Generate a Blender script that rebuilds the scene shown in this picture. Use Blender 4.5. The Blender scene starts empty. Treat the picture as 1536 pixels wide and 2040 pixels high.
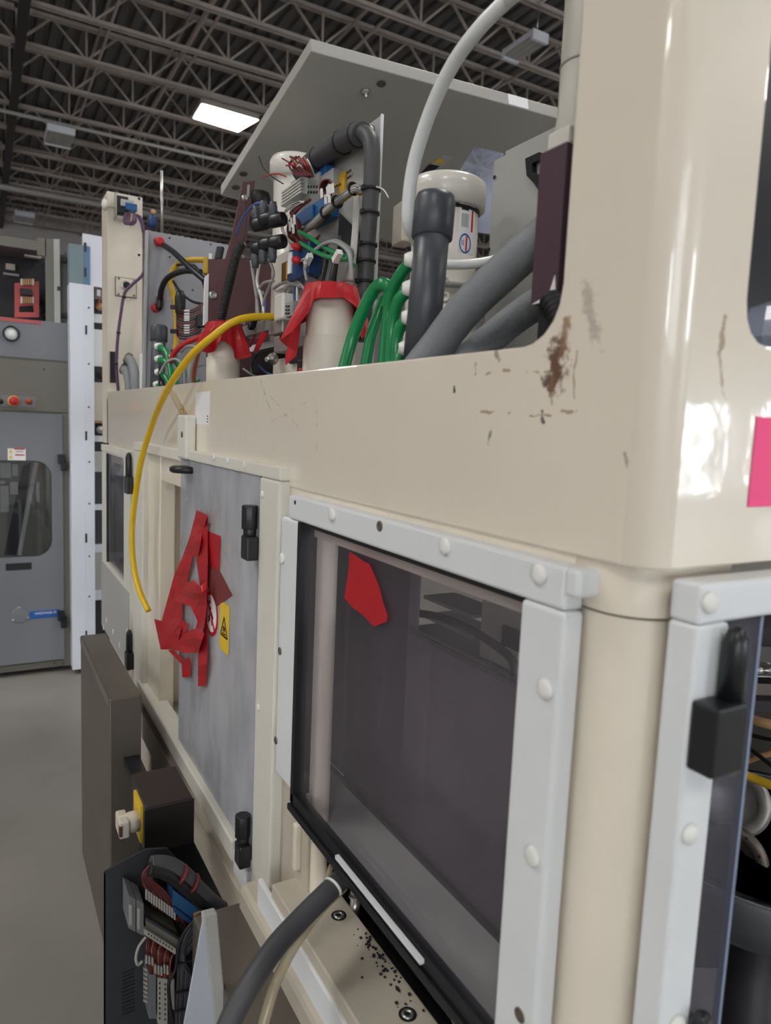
import bpy, bmesh, math, random
from mathutils import Vector, Matrix
V = Vector
PI = math.pi
random.seed(7)
sc = bpy.context.scene
col = sc.collection

# ------------------------------------------------------------------ camera, world, lights, exposure
F_PX, CW, CH = 1410.0, 1536, 2040
YAW, PITCH, ROLL = 0.5215, -0.1150, -0.0430
CAM = V((-0.5, 0.0, 1.55))
_f = V((math.sin(YAW)*math.cos(PITCH), math.cos(YAW)*math.cos(PITCH), math.sin(PITCH)))
_r = V((math.cos(YAW), -math.sin(YAW), 0))
_d = _f.cross(_r)
RT = _r*math.cos(ROLL) + _d*math.sin(ROLL)
DN = -_r*math.sin(ROLL) + _d*math.cos(ROLL)
FW = _f
cam_data = bpy.data.cameras.new('camera')
cam = bpy.data.objects.new('camera', cam_data)
col.objects.link(cam)
cam_data.sensor_fit = 'VERTICAL'
cam_data.sensor_height = 24.0
cam_data.lens = F_PX/CH*24.0
cam_data.clip_start = 0.02
cam_data.clip_end = 200
m = Matrix.Identity(4)
for i in range(3):
    m[i][0] = RT[i]; m[i][1] = -DN[i]; m[i][2] = -FW[i]; m[i][3] = CAM[i]
cam.matrix_world = m
cam_data.dof.use_dof = True
cam_data.dof.focus_distance = 1.55
cam_data.dof.aperture_fstop = 3.4
sc.camera = cam

w = bpy.data.worlds.new('world'); sc.world = w; w.use_nodes = True
w.node_tree.nodes['Background'].inputs[0].default_value = (0.75, 0.85, 1.0, 1)
w.node_tree.nodes['Background'].inputs[1].default_value = 0.6
sc.view_settings.view_transform = 'Standard'
sc.view_settings.look = 'None'
sc.view_settings.gamma = 1.0
sc.view_settings.use_curve_mapping = False
sc.view_settings.exposure = 0.6
WINDOW_L = 16.0      # radiance of the daylit windows in the back wall
DOCK_L = 5.0         # radiance of the shaded dock opening
SKY_L = 17.0        # radiance of the skylights added out of view

# ------------------------------------------------------------------ helpers
def lin(c):
    return tuple((x/12.92 if x <= 0.04045 else ((x+0.055)/1.055)**2.4) for x in c)
def rgb(*a):
    return lin(tuple(x/255 for x in a))

def at(px, py, d):          # point that lies d metres in front of the lens
    return CAM + d*(RT*((px-CW/2)/F_PX) + DN*((py-CH/2)/F_PX) + FW)
def on(px, py, ax, val):    # point on a real plane (ax = 0, 1, 2 for x, y, z)
    v = RT*((px-CW/2)/F_PX) + DN*((py-CH/2)/F_PX) + FW
    return CAM + v*((val-CAM[ax])/v[ax])
def onp(px, py, p0, n):
    v = RT*((px-CW/2)/F_PX) + DN*((py-CH/2)/F_PX) + FW
    return CAM + v*((p0-CAM).dot(n)/v.dot(n))

MATS = {}
def pm(name, c, rough=0.5, metal=0.0, nscale=0, namp=0.12, bump=0.0, bscale=None, coat=0.0, spec=0.5, stretch=None, trans=0.0, sss=0.0):
    mt = bpy.data.materials.new(name); mt.use_nodes = True
    nt = mt.node_tree; b = nt.nodes['Principled BSDF']
    b.inputs['Base Color'].default_value = (*c, 1)
    b.inputs['Roughness'].default_value = rough
    b.inputs['Metallic'].default_value = metal
    b.inputs['Specular IOR Level'].default_value = spec
    b.inputs['Coat Weight'].default_value = coat
    b.inputs['Coat Roughness'].default_value = 0.06
    if trans: b.inputs['Transmission Weight'].default_value = trans
    if nscale or bump:
        tc = nt.nodes.new('ShaderNodeTexCoord')
        src = tc.outputs['Object']
        if stretch:
            mp = nt.nodes.new('ShaderNodeMapping'); mp.inputs['Scale'].default_value = stretch
            nt.links.new(src, mp.inputs[0]); src = mp.outputs[0]
    if nscale:
        n = nt.nodes.new('ShaderNodeTexNoise'); n.inputs['Scale'].default_value = nscale
        n.inputs['Detail'].default_value = 5; n.inputs['Roughness'].default_value = 0.6
        nt.links.new(src, n.inputs['Vector'])
        r = nt.nodes.new('ShaderNodeMapRange')
        r.inputs[1].default_value = 0.3; r.inputs[2].default_value = 0.7
        r.inputs[3].default_value = 1-namp; r.inputs[4].default_value = 1+namp*0.6
        nt.links.new(n.outputs[0], r.inputs[0])
        mx = nt.nodes.new('ShaderNodeMix'); mx.data_type = 'RGBA'; mx.blend_type = 'MULTIPLY'
        mx.inputs[0].default_value = 1
        mx.inputs[6].default_value = (*c, 1)
        nt.links.new(r.outputs[0], mx.inputs[7])
        nt.links.new(mx.outputs[2], b.inputs['Base Color'])
    if bump:
        n2 = nt.nodes.new('ShaderNodeTexNoise'); n2.inputs['Scale'].default_value = bscale or 40
        n2.inputs['Detail'].default_value = 4
        nt.links.new(src, n2.inputs['Vector'])
        bp = nt.nodes.new('ShaderNodeBump'); bp.inputs['Strength'].default_value = bump
        bp.inputs['Distance'].default_value = 0.01
        nt.links.new(n2.outputs[0], bp.inputs['Height'])
        nt.links.new(bp.outputs[0], b.inputs['Normal'])
    MATS[name] = mt
    return mt
def emit(name, c, s):
    mt = bpy.data.materials.new(name); mt.use_nodes = True
    nt = mt.node_tree; nt.nodes.clear()
    o = nt.nodes.new('ShaderNodeOutputMaterial'); e = nt.nodes.new('ShaderNodeEmission')
    e.inputs[0].default_value = (*c, 1); e.inputs[1].default_value = s
    nt.links.new(e.outputs[0], o.inputs[0])
    return mt
def sheet(name, tint, haze, haze_c, rough=0.05, gloss=1.0, streak=0.0):
    """clear or smoky plastic sheet: tinted see-through, a dusty haze and a surface reflection"""
    mt = bpy.data.materials.new(name); mt.use_nodes = True
    nt = mt.node_tree; nt.nodes.clear(); N = nt.nodes.new; L = nt.links.new
    o = N('ShaderNodeOutputMaterial'); t = N('ShaderNodeBsdfTransparent'); t.inputs[0].default_value = (*tint, 1)
    df = N('ShaderNodeBsdfDiffuse'); df.inputs[0].default_value = (*haze_c, 1)
    m1 = N('ShaderNodeMixShader'); m1.inputs[0].default_value = haze
    L(t.outputs[0], m1.inputs[1]); L(df.outputs[0], m1.inputs[2])
    if streak:
        tc = N('ShaderNodeTexCoord'); n = N('ShaderNodeTexNoise'); n.inputs['Scale'].default_value = 7; n.inputs['Detail'].default_value = 6
        mp = N('ShaderNodeMapping'); mp.inputs['Scale'].default_value = (1, 1, 0.45)
        L(tc.outputs['Object'], mp.inputs[0]); L(mp.outputs[0], n.inputs['Vector'])
        r = N('ShaderNodeMapRange'); r.inputs[1].default_value = 0.35; r.inputs[2].default_value = 0.7
        r.inputs[3].default_value = haze-streak; r.inputs[4].default_value = haze+streak
        L(n.outputs[0], r.inputs[0]); L(r.outputs[0], m1.inputs[0])
    g = N('ShaderNodeBsdfGlossy'); g.inputs['Roughness'].default_value = rough
    lw = N('ShaderNodeLayerWeight'); lw.inputs[0].default_value = 0.5
    pw = N('ShaderNodeMath'); pw.operation = 'POWER'; pw.inputs[1].default_value = 5
    mu = N('ShaderNodeMath'); mu.operation = 'MULTIPLY_ADD'; mu.inputs[1].default_value = 0.55*gloss; mu.inputs[2].default_value = 0.035*gloss
    L(lw.outputs['Facing'], pw.inputs[0]); L(pw.outputs[0], mu.inputs[0])
    m2 = N('ShaderNodeMixShader'); L(mu.outputs[0], m2.inputs[0]); L(m1.outputs[0], m2.inputs[1]); L(g.outputs[0], m2.inputs[2])
    L(m2.outputs[0], o.inputs[0])
    return mt

def smooth_path(pts, n=8):
    P = [V(p) for p in pts]
    if len(P) < 3: return P
    out = []
    for i in range(len(P)-1):
        p0 = P[max(i-1, 0)]; p1 = P[i]; p2 = P[i+1]; p3 = P[min(i+2, len(P)-1)]
        for k in range(n):
            t = k/n
            out.append(0.5*((2*p1)+(-p0+p2)*t+(2*p0-5*p1+4*p2-p3)*t*t+(-p0+3*p1-3*p2+p3)*t**3))
    out.append(P[-1])
    return out

class MB:
    def __init__(s): s.v = []; s.f = []; s.sm = []
    def add(s, vs, fs, smooth=False):
        o = len(s.v); s.v += [V(v) for v in vs]
        for f in fs: s.f.append([i+o for i in f]); s.sm.append(smooth)
        return s
    def box(s, lo, hi):
        x0, y0, z0 = [min(a, b) for a, b in zip(lo, hi)]; x1, y1, z1 = [max(a, b) for a, b in zip(lo, hi)]
        return s.hexa([(x0,y0,z0),(x1,y0,z0),(x1,y1,z0),(x0,y1,z0),(x0,y0,z1),(x1,y0,z1),(x1,y1,z1),(x0,y1,z1)])
    def hexa(s, p):
        return s.add(p, [(3,2,1,0),(4,5,6,7),(0,1,5,4),(1,2,6,5),(2,3,7,6),(3,0,4,7)])
    def obox(s, c, ax, ay, az, hx, hy, hz):
        c = V(c); ax = V(ax).normalized()*hx; ay = V(ay).normalized()*hy; az = V(az).normalized()*hz
        return s.hexa([c-ax-ay-az, c+ax-ay-az, c+ax+ay-az, c-ax+ay-az, c-ax-ay+az, c+ax-ay+az, c+ax+ay+az, c-ax+ay+az])
    def bar(s, p0, p1, w, h, up=(0,0,1)):
        p0 = V(p0); p1 = V(p1); d = (p1-p0); L = d.length; d.normalize()
        u = V(up); sd = d.cross(u)
        if sd.length < 1e-4: sd = d.cross(V((1,0,0)))
        sd.normalize(); u = sd.cross(d)
        return s.obox((p0+p1)/2, d, sd, u, L/2, w/2, h/2)
    def prism(s, poly, ext):
        n = len(poly); P = [V(p) for p in poly]; e = V(ext)
        nrm = V((0,0,0))
        for i in range(n): nrm += P[i].cross(P[(i+1) % n])
        if nrm.dot(e) > 0: P.reverse()
        return s.add(P+[p+e for p in P], [list(range(n)), list(range(2*n-1, n-1, -1))]+[[(i+1) % n, i, n+i, n+(i+1) % n] for i in range(n)])
    def tube(s, pts, r, n=10, sub=8, r1=None, corr=None, cap=True, straight=False):
        P = [V(p) for p in pts] if straight else smooth_path(pts, sub)
        if corr:
            pitch, amp = corr
            L = [0]
            for a, b in zip(P, P[1:]): L.append(L[-1]+(b-a).length)
            m_ = max(4, int(L[-1]/pitch*4)); Q = []
            j = 0
            for i in range(m_+1):
                t = L[-1]*i/m_
                while j < len(L)-2 and L[j+1] < t: j += 1
                k = (t-L[j])/max(1e-9, L[j+1]-L[j]); Q.append(P[j].lerp(P[j+1], min(1, k)))
            P = Q
        m_ = len(P); vs = []; fs = []
        T = [(P[min(i+1, m_-1)]-P[max(i-1, 0)]).normalized() for i in range(m_)]
        a = V((0,0,1)) if abs(T[0].z) < 0.9 else V((1,0,0))
        nn = (a-T[0]*a.dot(T[0])).normalized()
        for i in range(m_):
            nn = (nn-T[i]*nn.dot(T[i])).normalized(); bb = T[i].cross(nn)
            rr = r if r1 is None else r+(r1-r)*i/(m_-1)
            if corr: rr = r+(corr[1] if i % 4 in (0, 1) else -corr[1])
            for k in range(n):
                t = 2*PI*k/n
                vs.append(P[i]+(nn*math.cos(t)+bb*math.sin(t))*rr)
        for i in range(m_-1):
            for k in range(n):
                fs.append((i*n+k, i*n+(k+1) % n, (i+1)*n+(k+1) % n, (i+1)*n+k))
        s.add(vs, fs, True)
        if cap:
            o = len(s.v)-len(vs)
            s.f.append([o+k for k in range(n-1, -1, -1)]); s.sm.append(False)
            s.f.append([o+(m_-1)*n+k for k in range(n)]); s.sm.append(False)
        return s
    def cyl(s, p0, p1, r, r1=None, n=20):
        return s.tube([p0, p1], r, n=n, r1=r1, straight=True)
    def lathe(s, prof, o, ax, n=24, smooth=True, cap=True):
        o = V(o); ax = V(ax).normalized(); a = V((0,0,1)) if abs(ax.z) < 0.9 else V((1,0,0))
        u = (a-ax*a.dot(ax)).normalized(); w_ = ax.cross(u); vs = []; fs = []; m_ = len(prof)
        for r, t in prof:
            for k in range(n):
                q = 2*PI*k/n; vs.append(o+ax*t+(u*math.cos(q)+w_*math.sin(q))*r)
        for i in range(m_-1):
            for k in range(n): fs.append((i*n+k, i*n+(k+1) % n, (i+1)*n+(k+1) % n, (i+1)*n+k))
        s.add(vs, fs, smooth)
        oo = len(s.v)-len(vs)
        if not cap: return s
        if prof[0][0] > 1e-5: s.f.append([oo+k for k in range(n-1, -1, -1)]); s.sm.append(False)
        if prof[-1][0] > 1e-5: s.f.append([oo+(m_-1)*n+k for k in range(n)]); s.sm.append(False)
        return s
    def dome(s, c, ax, r, h, n=18):
        return s.lathe([(r, 0), (r, h*0.35), (r*0.92, h*0.62), (r*0.72, h*0.85), (r*0.4, h*0.97), (0.0001, h)], c, ax, n)
    def build(s, name, mat, parent=None, bevel=0, seg=2, auto=True):
        me = bpy.data.meshes.new(name)
        off = ORG.get(parent.name, V((0,0,0))) if parent else V((0,0,0))
        me.from_pydata([v-off for v in s.v], [], s.f)
        me.polygons.foreach_set('use_smooth', s.sm)
        me.update()
        o = bpy.data.objects.new(name, me); col.objects.link(o)
        if mat: me.materials.append(mat)
        if parent:
            o.parent = parent; ORG[o.name] = off
        if bevel:
            b = o.modifiers.new('bevel', 'BEVEL'); b.width = bevel; b.segments = seg; b.limit_method = 'ANGLE'; b.angle_limit = 0.6
            b.harden_normals = False
        return o
ORG = {}
def thing(name, label, cat, loc=(0,0,0), group=None):
    o = bpy.data.objects.new(name, None); col.objects.link(o)
    o.empty_display_size = 0.05
    o.location = loc; ORG[o.name] = V(loc)
    o['label'] = label; o['category'] = cat
    if group: o['group'] = group
    return o
def tag(o, label, cat, group=None):
    o['label'] = label; o['category'] = cat
    if group: o['group'] = group
    return o
def struct(o):
    o['kind'] = 'structure'; return o
def lab(o, t):
    o['label'] = t; return o
def cpart(o, d, parent=None):     # copy of a part moved by d
    c = o.copy(); col.objects.link(c); c.location = V(o.location)+V(d)
    if parent: c.parent = parent
    ORG[c.name] = ORG.get(o.name, V((0,0,0)))
    return c
def poly_fill(outer, holes, to3d, ext):
    """flat plate with holes: outline in 2D, mapped by to3d, pushed along ext"""
    bm = bmesh.new(); ed = []
    for lp in [outer]+holes:
        vs = [bm.verts.new((a, b, 0)) for a, b in lp]
        for i in range(len(vs)): ed.append(bm.edges.new((vs[i], vs[(i+1) % len(vs)])))
    bmesh.ops.triangle_fill(bm, edges=ed, use_beauty=True, use_dissolve=False)
    bm.verts.index_update()
    n = len(bm.verts); P = [to3d(v.co.x, v.co.y) for v in bm.verts]; e = V(ext)
    tri = [[v.index for v in f.verts] for f in bm.faces]
    if tri:
        a, b, c = [P[i] for i in tri[0]]
    fixed = []
    for t in tri:
        a, b, c = [P[i] for i in t]
        if (b-a).cross(c-a).dot(e) > 0: t = t[::-1]
        fixed.append(t)
    fs = list(fixed)+[[i+n for i in t[::-1]] for t in fixed]
    k = 0
    cnt = {}
    for t in fixed:
        for i in range(3):
            key = (t[i], t[(i+1) % 3]); cnt[key] = 1
    for (i, j) in list(cnt):
        if (j, i) not in cnt: fs.append([j, i, i+n, j+n])
    bm.free()
    return MB().add([p for p in P]+[p+e for p in P], fs)
def rrect(a0, b0, a1, b1, r, n=5):
    out = []
    for (ca, cb, s0) in ((a1-r, b1-r, 0), (a0+r, b1-r, 1), (a0+r, b0+r, 2), (a1-r, b0+r, 3)):
        for k in range(n+1):
            t = (s0+k/n)*PI/2; out.append((ca+r*math.cos(t), cb+r*math.sin(t)))
    return out
def text(name, s, size, origin, xdir, updir, mat, parent, thick=0.0002, align='LEFT', sx=1.0):
    cu = bpy.data.curves.new(name, 'FONT'); cu.body = s; cu.size = size; cu.extrude = thick; cu.align_x = align
    cu.resolution_u = 2
    tmp = bpy.data.objects.new(name+'_tmp', cu); col.objects.link(tmp)
    dg = bpy.context.evaluated_depsgraph_get()
    me = bpy.data.meshes.new_from_object(tmp.evaluated_get(dg))
    bpy.data.objects.remove(tmp); bpy.data.curves.remove(cu)
    x = V(xdir).normalized(); u = V(updir); u = (u-x*u.dot(x)).normalized(); n_ = x.cross(u)
    off = ORG.get(parent.name, V((0,0,0))) if parent else V((0,0,0))
    for v in me.vertices:
        c = v.co.copy(); v.co = V(origin)+x*c.x*sx+u*c.y+n_*c.z-off
    me.materials.clear(); me.materials.append(mat); me.name = name
    o = bpy.data.objects.new(name, me); col.objects.link(o)
    if parent: o.parent = parent; ORG[o.name] = off
    return o

# ------------------------------------------------------------------ materials
def stained(name, c, coat, marks, rough=0.32):
    """painted sheet steel with rust, scratches and grime at fixed places on it"""
    mt = pm(name, c, rough=rough, nscale=2.2, namp=0.05, coat=coat)
    nt = mt.node_tree; N = nt.nodes.new; L = nt.links.new
    b = nt.nodes['Principled BSDF']
    geo = N('ShaderNodeNewGeometry'); base = b.inputs['Base Color'].links[0].from_socket
    nz = N('ShaderNodeTexNoise'); nz.inputs['Scale'].default_value = 70; nz.inputs['Detail'].default_value = 6
    nz.inputs['Roughness'].default_value = 0.7
    L(geo.outputs['Position'], nz.inputs['Vector'])
    wz = N('ShaderNodeTexNoise'); wz.inputs['Scale'].default_value = 22; wz.inputs['Detail'].default_value = 4
    L(geo.outputs['Position'], wz.inputs['Vector'])
    w1 = N('ShaderNodeVectorMath'); w1.operation = 'SUBTRACT'; w1.inputs[1].default_value = (.5, .5, .5); L(wz.outputs['Color'], w1.inputs[0])
    w2 = N('ShaderNodeVectorMath'); w2.operation = 'MULTIPLY_ADD'; w2.inputs[1].default_value = (.022, .022, .022)
    L(w1.outputs[0], w2.inputs[0]); L(geo.outputs['Position'], w2.inputs[2])
    for (p0, p1, rad, colr, amt, thr) in marks:
        p0 = V(p0); p1 = V(p1); d = p1-p0; l2 = max(1e-9, d.length_squared)
        sub = N('ShaderNodeVectorMath'); sub.operation = 'SUBTRACT'; sub.inputs[1].default_value = p0
        L(w2.outputs[0], sub.inputs[0])
        dt = N('ShaderNodeVectorMath'); dt.operation = 'DOT_PRODUCT'; dt.inputs[1].default_value = d/l2
        L(sub.outputs[0], dt.inputs[0])
        cl = N('ShaderNodeClamp'); L(dt.outputs['Value'], cl.inputs[0])
        sca = N('ShaderNodeVectorMath'); sca.operation = 'SCALE'; sca.inputs[0].default_value = d
        L(cl.outputs[0], sca.inputs['Scale'])
        ds = N('ShaderNodeVectorMath'); ds.operation = 'DISTANCE'
        L(sub.outputs[0], ds.inputs[0]); L(sca.outputs[0], ds.inputs[1])
        mr = N('ShaderNodeMapRange'); mr.inputs[1].default_value = 0; mr.inputs[2].default_value = rad
        mr.inputs[3].default_value = 1; mr.inputs[4].default_value = 0
        L(ds.outputs['Value'], mr.inputs[0])
        nm = N('ShaderNodeMath'); nm.operation = 'MULTIPLY_ADD'; nm.inputs[1].default_value = 2.6; nm.inputs[2].default_value = -0.8; L(nz.outputs[0], nm.inputs[0])
        ad = N('ShaderNodeMath'); ad.operation = 'ADD'; L(mr.outputs[0], ad.inputs[0]); L(nm.outputs[0], ad.inputs[1])
        st = N('ShaderNodeMapRange'); st.inputs[1].default_value = thr; st.inputs[2].default_value = thr+0.4
        st.inputs[3].default_value = 0; st.inputs[4].default_value = amt
        L(ad.outputs[0], st.inputs[0])
        gt = N('ShaderNodeMath'); gt.operation = 'MULTIPLY'
        st2 = N('ShaderNodeMath'); st2.operation = 'GREATER_THAN'; st2.inputs[1].default_value = 0.001
        L(mr.outputs[0], st2.inputs[0]); L(st2.outputs[0], gt.inputs[0]); L(st.outputs[0], gt.inputs[1])
        mx = N('ShaderNodeMix'); mx.data_type = 'RGBA'
        L(gt.outputs[0], mx.inputs[0]); L(base, mx.inputs[6]); mx.inputs[7].default_value = (*colr, 1)
        base = mx.outputs[2]
    L(base, b.inputs['Base Color'])
    # slight orange peel so that reflections wobble
    n2 = N('ShaderNodeTexNoise'); n2.inputs['Scale'].default_value = 30; n2.inputs['Detail'].default_value = 2
    L(geo.outputs['Position'], n2.inputs['Vector'])
    bp = N('ShaderNodeBump'); bp.inputs['Strength'].default_value = 0.035; bp.inputs['Distance'].default_value = 0.01
    L(n2.outputs[0], bp.inputs['Height']); L(bp.outputs[0], b.inputs['Coat Normal'])
    return mt
RUST = rgb(96, 62, 44); RUST2 = rgb(140, 104, 70); DARK = rgb(70, 62, 56)
def s0(px, py): return on(px, py, 0, 0.0)
def s1(px, py): return on(px, py, 1, 0.41)
CREAM = rgb(233, 223, 205)
marks = [
 (s0(1112, 702), s0(1107, 752), 0.022, RUST, 0.95, 0.78),
 (s0(970, 747), s0(1100, 738), 0.0024, RUST2, 0.7, 0.75),
 (s0(960, 821), s0(1030, 824), 0.0025, RUST2, 0.7, 0.85),
 (s0(1060, 824), s0(1140, 820), 0.0025, RUST2, 0.7, 0.7),
 (s0(1146, 815), s0(1150, 700), 0.003, RUST2, 0.6, 0.75),
 (s0(1105, 750), s0(1102, 800), 0.004, RUST2, 0.6, 0.72),
 (s0(905, 770), s0(906, 781), 0.0035, DARK, 1, 0.55),
 (s0(1082, 812), s0(1082, 838), 0.003, DARK, 0.9, 0.7),
 (s0(980, 845), s0(978, 890), 0.003, DARK, 0.7, 0.85),
 (s0(948, 726), s0(945, 742), 0.004, DARK, 0.6, 0.8),
 (s0(990, 700), s0(996, 720), 0.006, DARK, 0.6, 0.8),
 (s0(1170, 560), s0(1185, 680), 0.020, DARK, 0.35, 1.05),
 (s0(1130, 640), s0(1120, 700), 0.010, RUST2, 0.8, 0.8),
 (s0(515, 760), s0(600, 858), 0.0022, DARK, 0.35, 0.95),
 (s0(627, 790), s0(632, 895), 0.003, DARK, 0.5, 0.95),
 (s0(540, 838), s0(628, 796), 0.002, DARK, 0.3, 0.95),
 (s0(520, 756), s0(540, 820), 0.003, DARK, 0.5, 0.8),
 (s0(1250, 930), s0(1245, 905), 0.004, DARK, 0.5, 0.9),
 (s0(870, 1060), s0(885, 1066), 0.006, DARK, 0.5, 1.0),
 (s1(1440, 640), s1(1437, 690), 0.006, RUST2, 0.7, 0.85),
 (s1(1434, 700), s1(1444, 800), 0.005, RUST2, 0.6, 0.85),
 (s1(1322, 140), s1(1312, 340), 0.010, DARK, 0.5, 1.05),
 (on(560, 975, 0, 0), on(1150, 1128, 0, 0), 0.004, RUST2, 0.55, 0.75),
]
M_SHELL = stained('cream_painted_steel_worn', CREAM, 0.9, marks)
M_CREAM = pm('cream_paint', CREAM, 0.35, nscale=3, namp=0.06, coat=0.3)
M_CREAM2 = pm('cream_paint_dusty', rgb(190, 182, 166), 0.5, nscale=6, namp=0.12)
M_WHITE = pm('white_plastic', rgb(226, 229, 230), 0.38, nscale=5, namp=0.04)
M_WHITE2 = pm('offwhite_plastic', rgb(222, 220, 208), 0.42, nscale=6, namp=0.06)
M_CAP = pm('screw_cap_plastic', rgb(232, 232, 226), 0.35)
M_BLACK = pm('black_rubber', rgb(22, 22, 24), 0.5, nscale=20, namp=0.2)
M_BLACKP = pm('black_plastic', rgb(26, 28, 31), 0.36)
M_DARK = pm('dark_interior', rgb(44, 42, 46), 0.5, nscale=4, namp=0.2)
M_DGREY = pm('dark_grey_pvc', rgb(74, 77, 82), 0.38, nscale=8, namp=0.06)
M_HOSE = pm('grey_hose_rubber', rgb(128, 131, 134), 0.55, nscale=30, namp=0.06, bump=0.15, bscale=160)
M_HOSED = pm('dark_grey_hose', rgb(72, 72, 75), 0.5, nscale=20, namp=0.08)
M_GREYP = pm('grey_painted_sheet', rgb(176, 176, 172), 0.42, nscale=3, namp=0.05)
M_GREYPANEL = pm('grey_anodised_panel', rgb(150, 149, 153), 0.45, nscale=5, namp=0.06, metal=0.15)
M_LID = pm('grey_enamel', rgb(168, 166, 158), 0.45, nscale=2, namp=0.05)
M_LIDEDGE = pm('white_enamel_edge', rgb(226, 229, 229), 0.4)
M_STEEL = pm('brushed_steel', rgb(150, 144, 134), 0.38, metal=0.75, nscale=14, namp=0.12, stretch=(1,1,0.1))
M_STEELD = pm('dull_steel_cover', rgb(120, 113, 104), 0.42, metal=0.65, nscale=6, namp=0.1)
M_METAL = pm('machined_metal', rgb(190, 188, 184), 0.3, metal=0.85, nscale=20, namp=0.1)
M_ALU = pm('cast_aluminium', rgb(170, 168, 162), 0.42, metal=0.6, nscale=20, namp=0.15, bump=0.1)
M_BRASS = pm('brass', rgb(178, 140, 70), 0.3, metal=0.9)
M_BEIGE = pm('beige_pvc', rgb(214, 205, 190), 0.45, nscale=5, namp=0.04)
M_CAN = pm('ivory_enamel', rgb(222, 218, 208), 0.3, nscale=4, namp=0.04, coat=0.3)
M_YEL = pm('yellow_hose', rgb(226, 186, 22), 0.4, nscale=20, namp=0.06)
M_YEL2 = pm('yellow_cable', rgb(196, 158, 32), 0.5, nscale=20, namp=0.1)
M_GREEN = pm('green_tube', rgb(14, 134, 76), 0.3, nscale=10, namp=0.08, coat=0.3)
M_BLUE = pm('blue_terminal_plastic', rgb(28, 92, 150), 0.42)
M_NAVY = pm('navy_valve_block', rgb(28, 60, 104), 0.4, nscale=10, namp=0.08)
M_BLUEW = pm('blue_wire', rgb(60, 84, 140), 0.45)
M_REDW = pm('dark_red_wire', rgb(96, 34, 34), 0.45)
M_REDB = pm('red_plastic', rgb(190, 34, 40), 0.4)
M_PURP = pm('purple_wire', rgb(92, 62, 88), 0.5)
M_GREYW = pm('grey_wire', rgb(150, 150, 148), 0.5)
M_WHITEW = pm('white_wire', rgb(214, 212, 206), 0.5)
M_ORANGE = pm('orange_wire', rgb(168, 78, 40), 0.5)
M_MAROON = pm('maroon_paint', rgb(98, 66, 70), 0.5, nscale=4, namp=0.08)
M_MAROOND = pm('dark_maroon_paint', rgb(78, 54, 66), 0.5, nscale=8, namp=0.1)
M_GTERM = pm('grey_terminal_plastic', rgb(150, 152, 150), 0.5)
M_WTERM = pm('pale_terminal_plastic', rgb(206, 206, 198), 0.5)
M_CARBON = pm('charcoal_sheet', rgb(56, 58, 62), 0.45, nscale=25, namp=0.12, metal=0.2)
M_OLIVE = pm('olive_grey_paint', rgb(112, 110, 100), 0.45, nscale=3, namp=0.05)
M_CABGREY = pm('slate_grey_paint', rgb(122, 124, 130), 0.45, nscale=3, namp=0.05)
M_BGWHITE = pm('white_powder_coat', rgb(222, 226, 234), 0.4, nscale=3, namp=0.03)
M_BGBLUE = pm('blue_grey_paint', rgb(96, 130, 164), 0.45, nscale=12, namp=0.08)
M_BGTEAL = pm('teal_grey_paint', rgb(120, 138, 142), 0.45, nscale=12, namp=0.06)
M_PINKRED = pm('faded_red_paint', rgb(190, 84, 84), 0.5, nscale=14, namp=0.15)
M_WT2 = pm('dim_dusty_pale_terminal', rgb(156, 154, 146), 0.55)  # darker terminal copies: dust, plus the dim light low down put into the colour
M_GT2 = pm('dim_dusty_grey_terminal', rgb(104, 106, 108), 0.55)
M_BL2 = pm('dim_dusty_blue_terminal', rgb(30, 76, 118), 0.5)
M_SHEETW = pm('pale_grey_blue_sheet', rgb(188, 192, 202), 0.42, nscale=4, namp=0.05)
M_PINK = pm('pink_paper', rgb(255, 78, 140), 0.55)
M_LABEL = pm('white_paper', rgb(236, 236, 236), 0.5)
M_LBLUE = pm('label_blue', rgb(30, 92, 170), 0.45)
M_LYEL = pm('label_yellow', rgb(232, 196, 50), 0.45)
M_LRED = pm('label_red', rgb(196, 24, 36), 0.45)
M_INK = pm('black_ink', rgb(24, 24, 24), 0.6)
M_GREYINK = pm('grey_ink', rgb(130, 134, 146), 0.6)
M_COPPER = pm('tan_fibre', rgb(176, 140, 96), 0.5)
def red_film(name, c, al):
    mt = bpy.data.materials.new(name); mt.use_nodes = True
    nt = mt.node_tree; nt.nodes.clear(); N = nt.nodes.new; L = nt.links.new
    o = N('ShaderNodeOutputMaterial'); b = N('ShaderNodeBsdfPrincipled'); b.inputs['Base Color'].default_value = (*c, 1)
    b.inputs['Roughness'].default_value = 0.35
    tl = N('ShaderNodeBsdfTranslucent'); tl.inputs[0].default_value = (*c, 1)
    m1 = N('ShaderNodeMixShader'); m1.inputs[0].default_value = 0.3
    L(b.outputs[0], m1.inputs[1]); L(tl.outputs[0], m1.inputs[2])
    tr = N('ShaderNodeBsdfTransparent'); tr.inputs[0].default_value = (1, .35, .35, 1) if al < .3 else (.85, .62, .62, 1)
    m2 = N('ShaderNodeMixShader'); m2.inputs[0].default_value = al
    L(m1.outputs[0], m2.inputs[1]); L(tr.outputs[0], m2.inputs[2]); L(m2.outputs[0], o.inputs[0])
    return mt
M_RTAPE = red_film('red_vinyl_tape', rgb(208, 40, 50), 0.03)
M_RTAPE2 = red_film('red_vinyl_tape_thin', rgb(168, 92, 92), 0.55)
M_SMOKE = sheet('smoked_acrylic', (0.93, 0.92, 0.94), 0.08, rgb(150, 146, 152), 0.04, 0.8, 0.03)
M_SMOKE2 = sheet('dark_smoked_acrylic', (0.55, 0.54, 0.57), 0.40, rgb(124, 117, 128), 0.06, 0.6, 0.12)
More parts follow.
